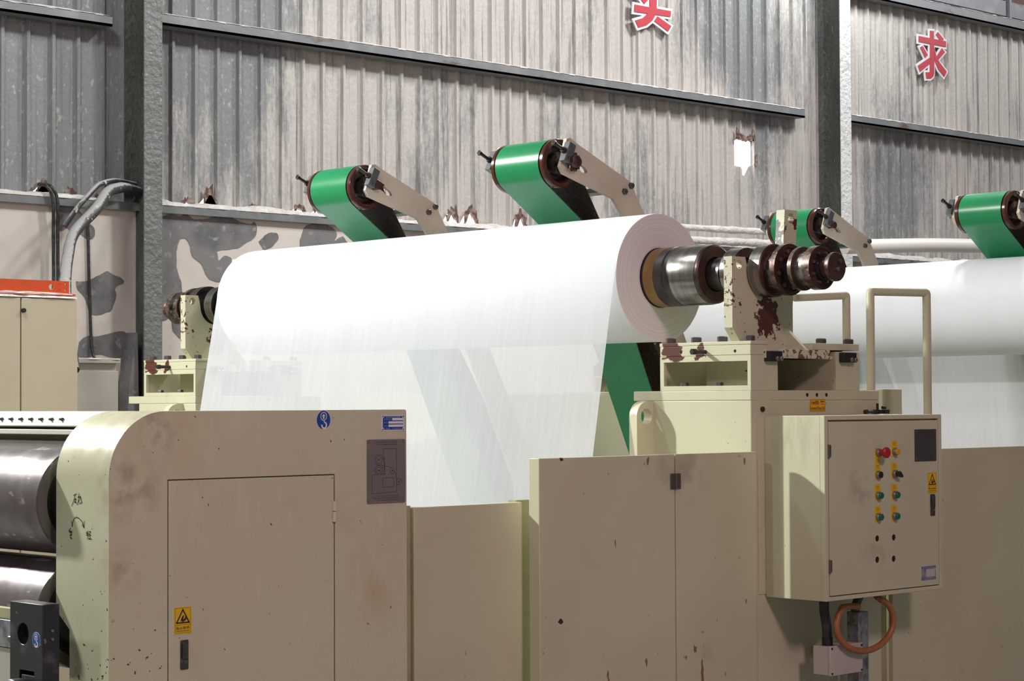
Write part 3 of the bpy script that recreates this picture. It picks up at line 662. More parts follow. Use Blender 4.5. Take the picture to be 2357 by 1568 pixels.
# marker writing on the left side
HW = [[(5.3609, 1.3341), (5.3445, 1.3385)], [(5.3527, 1.3353), (5.3581, 1.3212), (5.371, 1.3031)], [(5.3581, 1.3212), (5.3472, 1.3245), (5.3554, 1.3139), (5.3471, 1.3127), (5.3512, 1.317)], [(5.3316, 1.3403), (5.3335, 1.3278), (5.3375, 1.3101), (5.3416, 1.307)], [(5.3376, 1.3292), (5.3226, 1.3318), (5.3348, 1.3146)], [(5.324, 1.331), (5.3157, 1.3144), (5.328, 1.3104)], [(5.3681, 1.2414), (5.3648, 1.2533), (5.358, 1.2653), (5.3456, 1.2702), (5.332, 1.2678), (5.3197, 1.2616), (5.3102, 1.2539), (5.3034, 1.2418)], [(5.3717, 1.2575), (5.3681, 1.2407)], [(5.3142, 1.2494), (5.3042, 1.241), (5.302, 1.2594)], [(5.3772, 1.2366), (5.3868, 1.2271), (5.3697, 1.2278)], [(5.3826, 1.2232), (5.3702, 1.2251), (5.3716, 1.2163), (5.3812, 1.2159)], [(5.3771, 1.2249), (5.3757, 1.205)], [(5.3798, 1.21), (5.3688, 1.2058)], [(5.2817, 1.2317), (5.2911, 1.2255), (5.2803, 1.226), (5.2898, 1.2197), (5.279, 1.2202)], [(5.2803, 1.2187), (5.2857, 1.2083)], [(5.275, 1.2305), (5.2682, 1.2308), (5.2763, 1.2218), (5.2669, 1.2207)], [(5.2723, 1.2205), (5.2709, 1.2104), (5.2776, 1.2093), (5.2628, 1.2095)]]
for a_, b_ in ((0, 3), (3, 6), (6, 9), (9, 13), (13, 17)):
    mb = MB()
    for S in HW[a_:b_]:
        for p, q in zip(S, S[1:]): mb.line(p, q, .0026, X0-.0008, 0, 'YZ')
    mb.build('marker_writing', 'ink', root, normals=False)
MB().box(3.36, 4.40, 5.39, 5.47, 0, .95).build('inner_frame', 'olive', root)

# rollers of the calender
def steel_roller(label, x, z, r, y0):
    t = thing('steel_roller', label, 'roller', (x, y0, z), 'rollers of the left machine')
    MB().lathe([(y0, r-.004), (y0+.004, r), (8.4, r), (8.4, 0)], (x, z), n=72).build('shell', 'roller', t, smooth=30)
    MB().lathe([(y0, r-.004), (y0, r-.035), (y0+.02, r-.04), (y0+.03, .10), (y0+.01, .095), (y0+.01, .05), (y0-.022, .05), (y0-.022, 0)], (x, z), n=56).build('end_ring', 'rollerend', t, smooth=30)
steel_roller('upper dark steel roller left of the rounded housing', 3.425, 1.308, .165, 5.492)
steel_roller('lower dark steel roller beneath the other, behind the black block', 3.425, .966, .166, 5.492)
# beam above the rollers
t = thing('guide_beam', 'white beam with a row of bolts above the upper steel roller', 'beam', (3.52, 5.47, 1.53))
MB().prism([(3.478, 1.533), (3.62, 1.533), (3.62, 1.581), (3.520, 1.581)], 'Y', 5.47, 8.4).build('bar', 'beamwhite', t, bevel=.006)
MB().box(3.47, 3.62, 5.47, 8.4, 1.508, 1.524).build('lower_flange', 'beamwhite', t, bevel=.002)
MB().box(3.56, 3.62, 5.47, 8.4, 1.47, 1.533).build('core', 'olive', t)
MB().box(3.515, 3.56, 5.47, 8.4, 1.462, 1.487).build('scraper_blade', 'beamwhite', t)
for k in range(9):
    y = 5.735+k*.062
    MB().cyl(3.484, 3.50, .0038, (y, 1.556), 'X', 8).hexbolt(3.491, 3.498, .0065, (y, 1.556), 'X').build('bolt', 'boltgrey', t)
# black block, bracket plate
t = thing('bearing_block', 'black steel block with round hole and blue hook sticker beside the rounded housing', 'block', (3.13, 5.28, 0))
P = [(5.19, 0), (5.369, 0), (5.369, 1.037), (5.19, 1.037)]
slot = [(5.235, .845), (5.315, .845), (5.315, .76), (5.305, .76), (5.305, .832), (5.235, .832)]
MB().prism(P, 'X', 3.10, 3.155, 0, [circ((5.297, .948), .031, 24), slot]).box(3.13, 3.155, 5.20, 5.36, .1, 1.03).build('body', 'blackblock', t, smooth=20, bevel=.002)
mb = MB(); hook_sticker(mb, None, .0225, lambda u, v, k: (3.0995-.0006*k, 5.222-u, .936+v)); mb.build('hook_sticker', ['blue', 'labelwhite'], t, normals=False)
for z in (.962, .938): MB().cyl(5.184, 5.192, .0045, (3.13, z), n=10).build('screw', 'bolt', t)
MB().cyl(3.06, 3.10, .05, (5.30, .772), 'X', 24).build('grip_knob', 'black', t, bevel=.006)
t = thing('bracket_plate', 'light grey bracket plate with bolt at the bottom left corner', 'bracket', (3.15, 5.45, 0))
MB().box(3.13, 3.15, 5.372, 5.62, .895, .975).build('plate', 'galv', t, bevel=.002)
MB().box(3.13, 3.15, 5.372, 5.62, .978, 1.01).build('top_strip', 'olive', t, bevel=.002)
MB().box(3.135, 3.15, 5.378, 5.62, 0, .892).build('post', 'lidbox', t)
MB().hexbolt(3.115, 3.13, .011, (5.40, .922), 'X').build('bolt', 'bolt', t)

# ================================================================== GUARDS
t = thing('guard_panel', 'low plain beige guard panel right of the rounded housing', 'panel', (4.77, 5.25, 0), 'beige machine guards')
MB().box(4.515, 5.012, 5.225, 5.25, 0, 1.257).build('sheet', 'grimy', t, bevel=.004)
MB().box(4.455, 4.513, 5.24, 5.29, 0, 1.262).build('edge_post', 'olive', t); MB().box(5.006, 5.075, 5.252, 5.29, 0, 1.262).build('edge_post', 'olive', t)
t = thing('hinged_guard', 'tall beige guard of two hinged leaves, left of the control cabinet', 'panel', (5.6, 5.15, 0), 'beige machine guards')
yg = 5.118; xs_ = 5.684
mb = MB(); mb.prism([(4.990, yg), (xs_-.002, yg), (xs_-.002, yg+.018), (5.006, yg+.018), (5.006, yg+.051), (4.990, yg+.051)], 'Z', 0, 1.410); mb.build('leaf', 'grimyguard', t, bevel=.0025)
r = .03; xe = 6.166
P = [(xs_+.002, yg), (xe-r, yg)]+[(xe-r+r*sin(radians(15*i)), yg+r-r*cos(radians(15*i))) for i in range(1, 7)]+[(xe, yg+.05), (xe-.012, yg+.05), (xe-.012, yg+.03), (xs_+.002, yg+.02)]
MB().prism(P, 'Z', 0, 1.410).build('leaf', 'grimyguard', t, smooth=40)
mb = MB()
for s_ in (-1, 1):
    a_, b_ = (xs_-.027, xs_-.003) if s_ < 0 else (xs_+.003, xs_+.027)
    mb.box(a_, b_, yg-.005, yg, 1.283, 1.340)
    for z in (1.296, 1.327): mb.cyl(yg-.007, yg-.005, .004, ((a_+b_)/2+.002*s_, z), n=10)
mb.cyl(1.283, 1.340, .005, (xs_, yg-.005), 'Z', 12)
tag(mb.build('hinge', 'hinge', t, bevel=.001), 'dark steel hinge')
t = thing('guard_panel', 'wide beige guard panel behind and right of the control cabinet', 'panel', (8.0, 5.17, 0), 'beige machine guards')
MB().box(7.055, 9.3, 5.155, 5.178, 0, 1.399).build('sheet', 'grimy', t, bevel=.004)
MB().box(7.01, 7.052, 5.185, 5.23, 0, 1.38).build('edge_post', 'olive', t)

# ================================================================== UNWIND STAND
SX, SY = 6.182, 5.172
def make_stand():
    t = thing('unwind_stand', 'cream unwind stand with amber label holding the near end of the shaft', 'machine stand', (SX, SY, 0), 'unwind stands')
    mb = MB(); mb.box(SX, 6.998, SY, 5.69, 0, 1.606); mb.box(SX, 6.998, SY, 5.789, 1.606, 1.645); base = mb.build('base_frame', 'worn', t, bevel=.003)
    lx = 6.084; P = [(SX, 1.10), (SX, 1.606)]+[(lx+.07-.07*sin(radians(15*i)), 1.546+.06*cos(radians(15*i))) for i in range(7)]+[(lx, 1.10)]
    MB().prism(P, 'Y', 5.68, 5.722, 0, [circ((6.140, 1.544), .0315, 24)]).build('lifting_lug', 'saddle', t, smooth=25)
    # slide housing
    zb, zt = 1.645, 1.782
    mb = MB(); mb.prism([(SY, zb), (5.642, zb), (5.642, zt), (SY, zt)], 'X', SX, SX+.018, 0, [[(5.188, 1.664), (5.622, 1.664), (5.622, 1.759), (5.188, 1.759)]])
    mb.box(SX+.018, 6.345, SY, 5.19, zb, zt); mb.box(6.711, 6.867, SY, 5.642, zb, 1.80)
    mb.prism([(6.345, zb), (6.711, zb), (6.711, zt), (6.345, zt)], 'Y', 5.50, 5.515, 0, [circ((6.455, 1.700), .017, 16)])
    mb.prism([(5.19, zb), (5.53, zb), (5.53, zt-.02), (5.19, zt-.02)], 'X', 6.335, 6.345, 0, [circ((5.295, 1.693), .017, 16)])
    mb.box(SX+.018, 6.867, 5.628, 5.642, zb, zt)
    mb.box(6.345, 6.711, 5.19, 5.5, zt-.012, zt)
    hs = mb.build('slide_housing', 'worn', t, smooth=25)
    mb = MB(); mb.box(SX, 6.345, SY, 5.642, zt+.0005, 1.822); mb.box(SX, 6.285, SY-.002, 5.645, 1.8225, 1.836); mb.build('bed_plate', 'worn', t, bevel=.002)
    mb = MB(); mb.prism([(6.560, 1.806), (6.600, 1.806), (6.868, 1.806), (6.868, 1.833), (6.560, 1.833)], 'Y', SY+.001, 5.642); mb.box(6.60, 6.86, 5.25, 5.64, 1.80, 1.806)
    mb.build('cover_plate', 'cream', t, bevel=.002)
    MB().box(6.26, 6.66, 5.160, 5.34, 1.770, 1.8055).build('slide_block', 'slide', t, bevel=.002)
    for x0_, x1_ in ((6.262, 6.343), (6.732, 6.815)):
        cl = MB().box(x0_, x1_, 5.145, SY-.001, 1.757, 1.797).build('clamp', 'black', t, bevel=.002)
        for q in (.55, .85): MB().hexbolt(5.136, 5.145, .010, (x0_+(x1_-x0_)*q, 1.768)).build('bolt', 'bolt', cl)
    for y in (5.632, 5.496, 5.360, 5.222): MB().hexbolt(1.858, 1.836, .021, (6.225, y-.01), 'Z').build('bolt', 'boltgrey', t)
    for x in (6.66, 6.838): MB().hexbolt(1.854, 1.833, .021, (x, 5.205), 'Z').build('bolt', 'boltgrey', t)
    for y in (5.60, 5.42): MB().hexbolt(1.678, 1.645, .018, (6.225, y-.05), 'Z').build('bolt', 'boltgrey', t)
    MB().cyl(6.11, SX, .0085, (5.402, 1.797), 'X', 12).hexbolt(6.10, 6.122, .013, (5.402, 1.797), 'X').build('set_screw', 'boltblack', t)
    for y in (5.53, 5.25): MB().cyl(SX-.0008, SX+.002, .006, (y, 1.798), 'X', 12).build('screw_hole', 'gap', t)
    for x in (6.527, 6.588, 6.649): MB().cyl(SY-.0008, SY+.002, .0075, (x, 1.627), 'Y', 14).build('screw_hole', 'gap', t)
    for dy in (-.028, .028):
        for dz in (-.03, .03):
            MB().cyl(6.3342, 6.336, .004, (5.295+dy, 1.693+dz), 'X', 8).build('screw_hole', 'gap', hs); MB().cyl(5.4992, 5.501, .004, (6.455+dy, 1.70+dz), 'Y', 8).build('screw_hole', 'gap', hs)
    # saddle plate: U-shaped jaw carrying the shaft
    zs0 = 1.806; c = (XR, ZR-.004); rs = .094
    slot = [(c[0]-rs*cos(radians(a_)), c[1]-rs*sin(radians(a_))) for a_ in range(0, 181, 12)]
    P = [(6.25, zs0), (SX, 1.890), (SX, 2.167), (6.262, 2.167), (6.270, 2.14)]+slot+[(6.495, 2.20), (6.508, 2.368), (6.588, 2.368), (6.553, 1.98), (6.553, zs0)]
    sd = MB().prism(P, 'Y', 5.262, 5.304, 0, [circ((6.226, 2.137), .019, 18), circ((6.546, 2.335), .021, 18)]).build('saddle_plate', 'saddle', t, smooth=25)
    MB().prism([(5.262, 1.895), (5.262, zs0), (5.163, zs0)], 'X', 6.505, 6.523).build('gusset', 'saddle', sd)
    x0_, x1_, z0_, z1_ = 6.540, 6.640, 1.561, 1.611; mb = MB(); mb.prism(rrect(x0_, x1_, z0_, z1_, .004), 'Y', SY-.0012, SY, 0)
    for q in ((x0_+.003, x1_-.003, z0_+.003, z0_+.003), (x0_+.003, x1_-.003, z1_-.003, z1_-.003), (x0_+.003, x0_+.003, z0_+.003, z1_-.003), (x1_-.003, x1_-.003, z0_+.003, z1_-.003)): mb.line((q[0], q[2]), (q[1], q[3]), .001, SY-.0018, 1)
    mb.text('1#后 架', 6.591, 1.5965, .0155, SY-.0018, 1, .082, .015); mb.text('Unwind Stand #1', 6.590, 1.574, .0145, SY-.0018, 1, .090)
    tag(mb.build('stand_label', ['amber', 'ink'], t, normals=False), 'amber label with black writing')
    mb = MB(); mb.tube([(6.835, 5.12, 1.557), (6.97, 5.12, 1.557)], .005, 10).hexbolt(6.83, 6.846, .010, (5.12, 1.558), 'X').cyl(6.925, 6.935, .009, (5.12, 1.558), 'X', 12)
    mb.box(6.918, 6.922, 5.118, 5.128, 1.552, 1.592); mb.box(6.955, 6.985, 5.11, SY, 1.550, 1.566); mb.cyl(6.950, 6.968, .007, (5.12, 1.574), 'X', 10)
    mb.build('clamp_screw', 'boltblack', t)
    return t
stand = make_stand()
far = copy_tree(stand, (0, DY, 0), 'cream stand holding the far left end of the shaft, before the peeling wall', ('stand_label', 'clamp_screw'))
for ch in far.children:
    if ch.name.startswith('lifting_lug'): ch.location.y -= .40
copy_tree(stand, (DX, 0, 0), 'cream stand holding the near end of the second shaft, beyond the right edge', ('stand_label', 'clamp_screw'))
st2 = copy_tree(stand, (DX, DY, 0), 'cream stand of the second roll, farther back behind the first roll', ('stand_label', 'clamp_screw'))

# ================================================================== SHAFT
def make_shaft():
    t = thing('roll_shaft', 'steel roll shaft with brown flanges sticking out of the central roll', 'shaft', (XR, 7.1, ZR), 'roll shafts')
    c = (XR, ZR)
    MB().lathe([(4.95, 0), (4.95, .050), (9.30, .050), (9.30, 0)], c, n=32).build('core_bar', 'darksteel', t, smooth=30)
    names = ['black', 'tan', 'darksteel', 'turned', 'brown', 'rim', 'scored']
    def side(f, near):
        def lt(prof, name, lab=None, n=64):
            return MB().lathe([(f(p[0]),)+tuple(p[1:]) for p in prof], c, n=n).build(name, names, t, smooth=30)
        lt([(5.84, .05, 2), (5.84, .1225, 0), (5.797, .1225, 1), (5.742, .1225, 2), (5.70, .1225, 2), (5.694, .118, 0), (5.688, .1225, 2), (5.655, .1225, 3), (5.535, .1225, 3), (5.525, .119, 2), (5.510, .119, 4), (5.505, .112, 4), (5.505, .07, 4), (5.515, .065, 2), (5.44, .065, 4), (5.44, .05, 4)], 'core_chuck')
        lt([(5.405, .05, 2), (5.405, .098, 3), (5.340, .098, 4), (5.340, .06, 4), (5.35, .05, 4)], 'collar')
        lt([(5.254, .05, 2), (5.254, .105, 3), (5.200, .105, 4), (5.196, .100, 4), (5.196, .074, 6), (5.150, .074, 6), (5.150, .05, 6)], 'bearing_ring')
        fl = lt([(5.148, .05, 5), (5.148, .101, 5), (5.124, .101, 4), (5.124, .086, 4), (5.131, .084, 4), (5.131, .05, 4)], 'flange')
        fl2 = lt([(5.074, .05, 4), (5.074, .085, 5), (5.056, .085, 4), (5.056, .066, 6), (5.004, .066, 6), (5.004, .085, 5), (4.968, .085, 4), (4.968, .074, 4), (4.972, .073, 4), (4.972, .04, 4), (4.915, .04, 4), (4.915, 0, 4)], 'flange')
        en = lt([(4.919, .04, 4), (4.919, .054, 5), (4.914, .056, 5), (4.900, .056, 4), (4.898, .054, 4), (4.898, 0, 4)], 'end_cap')
        for k in range(8):
            q = 2*pi*(k+.3)/8
            mb = MB(); y0, y1 = f(5.121), f(5.131); mb.lathe([(y0, 0), (y0, .0085), (y1, .0085), (y1, 0)], (c[0]+.072*cos(q), c[1]+.072*sin(q)), n=8); mb.build('bolt', 'bolt', fl)
            mb = MB(); y0, y1 = f(4.962), f(4.972); mb.lathe([(y0, 0), (y0, .0065), (y1, .0065), (y1, 0)], (c[0]+.060*cos(q+.2), c[1]+.060*sin(q+.2)), n=8); mb.build('bolt', 'bolt', fl2)
        for dx, dz in ((.012, .022), (-.002, -.010)):
            mb = MB(); y0, y1 = f(4.889), f(4.898); mb.lathe([(y0, 0), (y0, .009), (y1, .009), (y1, 0)], (c[0]+dx, c[1]+dz), n=10); mb.build('bolt', 'bolt', en)
        mb = MB(); y0, y1 = f(4.8975), f(4.899); mb.lathe([(y0, 0), (y0, .0045), (y1, .0045), (y1, 0)], (c[0]+.026, c[1]-.008), n=10); mb.build('hole', 'gap', en)
    side(lambda y: y, True); side(lambda y: 5.283+8.973-y, False)
    return t
shaft = make_shaft()
copy_tree(shaft, (DX, 0, 0), 'steel roll shaft of the second roll at right')

# ================================================================== PAPER ROLLS WITH SHEET
YN, YE = 5.81, 8.565
def make_roll(sg, label):
    t = thing('paper_roll', label, 'paper roll', (XR, YN, ZR), 'paper rolls')
    c = (XR, ZR)
    mb = MB(); n = 40; prof = [(YN, RR, 0)]+[(YN+(YE-YN)*i/12, RR, 0) for i in range(1, 13)]
    mb.lathe(prof, c, n=128); mb.build('roll_body', ['paper'], t, smooth=40)
    mb = MB(); mb.lathe([(YN, RR), (YN-.001, RR-.01), (YN, .20), (YN+.001, .16), (YN, .1245), (YE, .1245), (YE, RR)], c, n=128); mb.build('roll_end', ['edge'], t, smooth=40)
    # hanging sheet: leaves the roll on its left flank and runs down towards the rounded housing
    d = Vector((-.178 if sg < 0 else .06, -.984)).normalized(); nrm = Vector((d.y, -d.x))
    if nrm.x*sg < 0: nrm = -nrm
    p0 = Vector((XR, ZR))+nrm*(RR+.0012)
    a0 = atan2(nrm.y, nrm.x); path = []
    for k in range(10, 0, -1):
        q = a0+sg*radians(9*k); path.append((XR+(RR+.0012)*cos(q), ZR+(RR+.0012)*sin(q)))
    for k in range(0, 41): path.append(tuple(p0+d*1.62*k/40))
    mb = MB(); ny = 110; rows = []
    for i, (x, z) in enumerate(path):
        s = max(0, i-10)/40; row = []
        for j in range(ny+1):
            y = YN+.004+(YE-YN-.008)*j/ny
            wv = s*(.006*noise.noise((y*5, s*.6, 0))+.003*noise.noise((y*17, s*.8, 4)))
            row.append(mb.bm.verts.new((x+wv, y, z)))
        rows.append(row)
    for A, B in zip(rows, rows[1:]):
        for j in range(ny): mb.bm.faces.new((A[j], B[j], B[j+1], A[j+1]))
    mb.build('hanging_sheet', 'sheet', t, smooth=80, normals=False)
    return t
roll = make_roll(-1, 'big white paper roll in the centre with its thin sheet hanging down')
XR += DX
make_roll(1, 'second white paper roll with hanging sheet, behind the handrails at right')
XR -= DX

# ================================================================== BELT DRIVES
KB = .967
PC_, PRd = (6.286, 2.627), .1005      # upper pulley
LC_, LRd = (7.294, 1.044), .108     # lower pulley
def tangent(c1, s1, c2, s2):
    v = Vector(c2)-Vector(c1); D = v.length; ph = acos((s2-s1)/D); vh = v/D
    n = Vector((vh.x*cos(ph)-vh.y*sin(ph), vh.x*sin(ph)+vh.y*cos(ph)))
    return Vector(c1)-n*s1, Vector(c2)-n*s2
def belt_path(th):
    """outline of the loop; th offsets it outwards"""
    C = [(PC_, PRd+th), ((XR, ZR), -(RR+.012-th)), (LC_, LRd+th)]; T = [tangent(C[i][0], C[i][1], C[(i+1) % 3][0], C[(i+1) % 3][1]) for i in range(3)]
    out = []
    for i in range(3):
        c, sr = C[i]; pin, pout = T[i-1][1], T[i][0]
        a, b = atan2(pin.y-c[1], pin.x-c[0]), atan2(pout.y-c[1], pout.x-c[0])
        if sr > 0:
            while b < a: b += 2*pi
        else:
            while b > a: b -= 2*pi
        k = 28 if sr > 0 else 8; r = abs(sr)
        out += [(c[0]+r*cos(a+(b-a)*j/k), c[1]+r*sin(a+(b-a)*j/k)) for j in range(k+1)]
    return out
def make_belt(Y, label):
    t = thing('belt_drive', label, 'belt drive', (PC_[0], Y, 0), 'green belt drives pressing on the rolls')
    def pul(c, r):
        return MB().lathe([(Y+.004, 0, 1), (Y+.004, .05, 1), (Y+.03, .055, 1), (Y+.034, r*.72, 0), (Y+.006, r*.80, 0), (Y, r*.86, 0), (Y, r+.002, 0), (Y+.006, r+.006, 0), (Y+.022, r+.006, 0), (Y+.026, r, 0), (Y+.302, r, 0), (Y+.308, r+.006, 0), (Y+.324, r+.006, 0), (Y+.33, r, 0), (Y+.33, r*.8, 0), (Y+.31, r*.7, 1), (Y+.31, 0, 1)], c, n=56)
    pul(PC_, PRd).build('pulley', ['pulley', 'hub'], t, smooth=32)
    pul(LC_, LRd).build('pulley', ['pulley', 'hub'], t, smooth=32)
    A, B = belt_path(.0015), belt_path(.0065); mb = MB(); y0, y1 = Y+.03, Y+.298; n = len(A)
    V = [[mb.bm.verts.new((p[0], y, p[1])) for p in L_] for L_, y in ((A, y0), (A, y1), (B, y1), (B, y0))]
    for i in range(n):
        j = (i+1) % n
        for k, m in ((0, 1), (1, 1), (2, 0), (3, 1)):
            mb.bm.faces.new((V[k][i], V[k][j], V[(k+1) % 4][j], V[(k+1) % 4][i])).material_index = m
    mb.build('belt', ['green', 'inner'], t, smooth=40)
    arm = [(6.466, 2.610), (6.447, 2.640), (6.470, 2.705), (6.487, 2.766), (6.510, 2.771), (6.563, 2.745), (6.890, 2.606), (6.908, 2.585), (6.985, 2.465), (7.27, 1.88), (7.62, 1.20), (7.62, .95), (7.48, .95), (7.44, 1.20), (7.115, 1.88), (6.868, 2.40), (6.836, 2.462), (6.784, 2.52)]
    arm = [(x*KB, 1.6+(z-1.6)*KB) for x, z in arm]
    hole = [(6.572+.045*cos(q)*(.55 if abs(cos(q)) < .5 else 1), 2.648+.018*sin(q)-.02*cos(q)) for q in [2*pi*i/16 for i in range(16)]]
    hole = [(x*KB, 1.6+(z-1.6)*KB) for x, z in hole]
    TB = (6.476*KB, 1.6+1.1*KB)
    u = Vector((cos(radians(-24)), sin(radians(-24)))); v = Vector((-u.y, u.x))
    def rbox(mb, c, a_, b_, y0, y1, m=0):
        P = [Vector(c)+u*a_*s1+v*b_*s2 for s1, s2 in ((-1, -1), (1, -1), (1, 1), (-1, 1))]; mb.prism([tuple(p) for p in P], 'Y', y0, y1, m)
    for sg, y0, y1 in ((-1, Y-.050, Y-.032), (1, Y+.362, Y+.380)):
        ar = MB().prism(arm, 'Y', y0, y1, 0, [hole]).build('arm_plate', 'arm', t, smooth=25)
        yo, yi = (y0-.034, y0) if sg < 0 else (y1, y1+.034)
        mb = MB(); rbox(mb, TB, .020, .046, yo, yi); ten = mb.build('tension_block', 'block', ar, bevel=.002)
        mb = MB()
        for q in (-.026, .026):
            p = Vector(TB)+v*q; yy = (yo-.002, yo) if sg < 0 else (yi, yi+.002); mb.cyl(yy[0], yy[1], .007, tuple(p), n=12)
        mb.build('socket_screw', 'bolt', ten)
        ym = (yo+yi)/2; p0 = Vector(TB); q0, q1 = p0-u*.095, p0+u*.075
        MB().tube([(q0.x, ym, q0.y), (q1.x, ym, q1.y)], .008, 10).tube([(q0.x, ym, q0.y), (q0.x+u.x*.012, ym, q0.y+u.y*.012)], .0125, 6).tube([(p0.x-u.x*.035, ym, p0.y-u.y*.035), (p0.x-u.x*.02, ym, p0.y-u.y*.02)], .014, 6).build('tension_bolt', 'boltblack', ten)
        for p in ((6.853*KB, 1.6+.956*KB), (6.897*KB, 1.6+.986*KB)):
            ya, yb = (y0-.014, y0) if sg < 0 else (y1, y1+.014); MB().hexbolt(ya, yb, .0145, p).build('bolt', 'boltgrey', ar)
    MB().cyl(Y-.095, Y+.42, .019, PC_, n=20).build('axle', 'brown', t)
    mb = MB(); g_ = []
    for k in range(24):
        q = 2*pi*k/24; rr = .042 if k % 2 else .032; g_.append((PC_[0]+.004+rr*cos(q), PC_[1]+rr*sin(q)))
    mb.prism(g_, 'Y', Y-.082, Y-.066, 0).lathe([(Y-.108, 0), (Y-.108, .017), (Y-.103, .026), (Y-.082, .028)], PC_, n=24).build('sprocket', 'brown', t)
    MB().box(6.50, 6.60, Y-.03, Y+.36, 2.515, 2.535).build('tie_bar', 'block', t)
    MB().cyl(Y-.06, Y+.39, .03, LC_, n=20).build('axle', 'brown', t)
    MB().box(7.25, 7.35, Y-.03, Y-.004, 0, 1.1).box(7.25, 7.35, Y+.335, Y+.36, 0, 1.1).build('support_post', 'arm', t)
    return t
b2 = make_belt(6.305, 'tallest green belt drive with brown sprocket, above the near half of the central roll')
copy_tree(b2, (0, 1.30, 0), 'green belt drive above the far half of the central roll, before the patchy plaster', ('sprocket',))
copy_tree(b2, (DX, 1.25, 0), 'green belt drive behind the tall shaft saddle, at the foot of the bright column', ('sprocket',))
copy_tree(b2, (DX, -.066, 0), 'green belt drive cut off by the right edge, above the second roll', ())

# cross beam between the stand sides
t = thing('cross_beam', 'pale cream beam behind the green belts, linking both stands of the central roll', 'beam', (7.02, 7.3, 1.2))
MB().box(7.60, 7.75, 5.60, 9.3, 1.02, 1.655).build('beam', 'cream', t, bevel=.004)
MB().box(7.62, 7.73, 5.60, 5.75, 0, 1.02).build('foot', 'cream', t); MB().box(7.62, 7.73, 9.15, 9.3, 0, 1.02).build('foot', 'cream', t)

# ================================================================== HANDRAILS
def rail(label, pts, r):
    org = Vector(pts[0]); t = thing('handrail', label, 'handrail', tuple(org), 'bent-pipe handrails')
    P = [Vector(p) for p in pts]; out = [P[0]]
    for i in range(1, len(P)-1):
        a_, b_ = (P[i-1]-P[i]).normalized(), (P[i+1]-P[i]).normalized(); k = r*.35
        out += [P[i]+a_*k, P[i]+(a_+b_)*k*.28, P[i]+b_*k]
    out.append(P[-1]); MB().tube(out, r, 16).build('pipe', 'grimy', t, smooth=50)
    return t
rail('short chipped handrail beneath the shaft flanges, standing on the near stand', [(6.850, 5.222, 1.834), (6.850, 5.222, 2.034), (6.575, 5.268, 2.018)], .0165)
rail('tall beige handrail behind the control cabinet, in front of the second roll', [(7.079, 5.275, 0), (7.083, 5.275, 2.060), (7.385, 5.205, 2.062), (7.385, 5.205, 0)], .0178)

# ================================================================== CONTROL CABINET
yb, bx0, bx1, bz0, bz1 = 4.877, 6.256, 7.012, .848, 1.547
t = thing('control_cabinet', 'beige control cabinet with red stop button and two columns of push-buttons', 'cabinet', (bx0, 5.17, bz0))
dx0, dx1, dz0, dz1 = 6.281, 6.987, .868, 1.524
mb = MB(); mb.box(bx0, bx1, yb+.022, 5.168, bz0, bz1)
mb.prism([(bx0, bz0), (bx1, bz0), (bx1, bz1), (bx0, bz1)], 'Y', yb, yb+.022, 0, [[(dx0-.004, dz0-.004), (dx1+.004, dz0-.004), (dx1+.004, dz1+.006), (dx0-.004, dz1+.006)]])
mb.build('body', 'grimybox', t, bevel=.002)
cells = [(6.586, 1.402), (6.693, 1.403), (6.584, 1.316), (6.691, 1.317), (6.583, 1.236), (6.690, 1.235), (6.582, 1.153), (6.688, 1.152), (6.580, 1.070), (6.687, 1.069), (6.579, .988), (6.685, .986)]
mb = MB(); mb.prism([(dx0, dz0), (dx1, dz0), (dx1, dz1), (dx0, dz1)], 'Y', yb+.001, yb+.018, 0, [circ(c, .0125, 20) for c in cells[8:]])
door = mb.build('door', 'grimybox', t, smooth=25)
mb = MB()
for c in cells[8:]: mb.cyl(yb+.004, yb+.0175, .0124, c, n=20)
mb.build('blank_hole', 'gap', door)
yd = yb+.001
for i, c in enumerate(cells[:8]):
    kind = 'emergency_stop' if i == 0 else 'selector_switch' if i in (2, 3) else 'push_button'
    lp = MB(); dz = -.020 if i == 0 else .020
    lp.box(c[0]-.0185, c[0]+.0185, yd-.002, yd, c[1]-.017+min(dz, 0), c[1]+.017+max(dz, 0)+.006*(i != 0))
    zt_ = c[1]+(.034 if i else -.029)
    lp.marks(4, c[0], zt_, .0062, yd-.0024, 1, .020); lp.marks(5, c[0], zt_-.0075, .004, yd-.0024, 1, .020)
    b = MB().lathe([(yd-.002, .0155), (yd-.012, .0155), (yd-.016, .0135), (yd-.016, 0)], c, n=24).build(kind, 'bezel', door, smooth=30)
    lp.build('legend_plate', ['yellow', 'ink'], b, normals=False)
    if i == 0:
        tag(b, 'red mushroom stop button')
        MB().lathe([(yd-.016, .012), (yd-.030, .013), (yd-.034, .018), (yd-.040, .0215), (yd-.046, .0215), (yd-.050, .018), (yd-.051, 0)], c, n=28).build('button_cap', 'bred', b, smooth=35)
    elif i == 3:
        MB().prism([(c[0]-.012, c[1]+.006), (c[0]+.004, c[1]+.012), (c[0]+.022, c[1]-.008), (c[0]+.018, c[1]-.015), (c[0]-.006, c[1]-.010)], 'Y', yd-.032, yd-.016).build('lever', 'bblack', b, bevel=.003)
    elif i == 2:
        MB().lathe([(yd-.016, .0125), (yd-.020, .0125), (yd-.021, .011), (yd-.021, 0)], c, n=24).build('button_cap', 'bblack', b, smooth=30)
    else:
        k = 'byellow' if i == 1 else 'bgreen'; tag(b, 'amber lamp button' if i == 1 else 'green push-button')
        MB().lathe([(yd-.016, .0128), (yd-.022, .0128), (yd-.0235, .0115), (yd-.0235, 0)], c, n=24).build('button_cap', k, b, smooth=30)
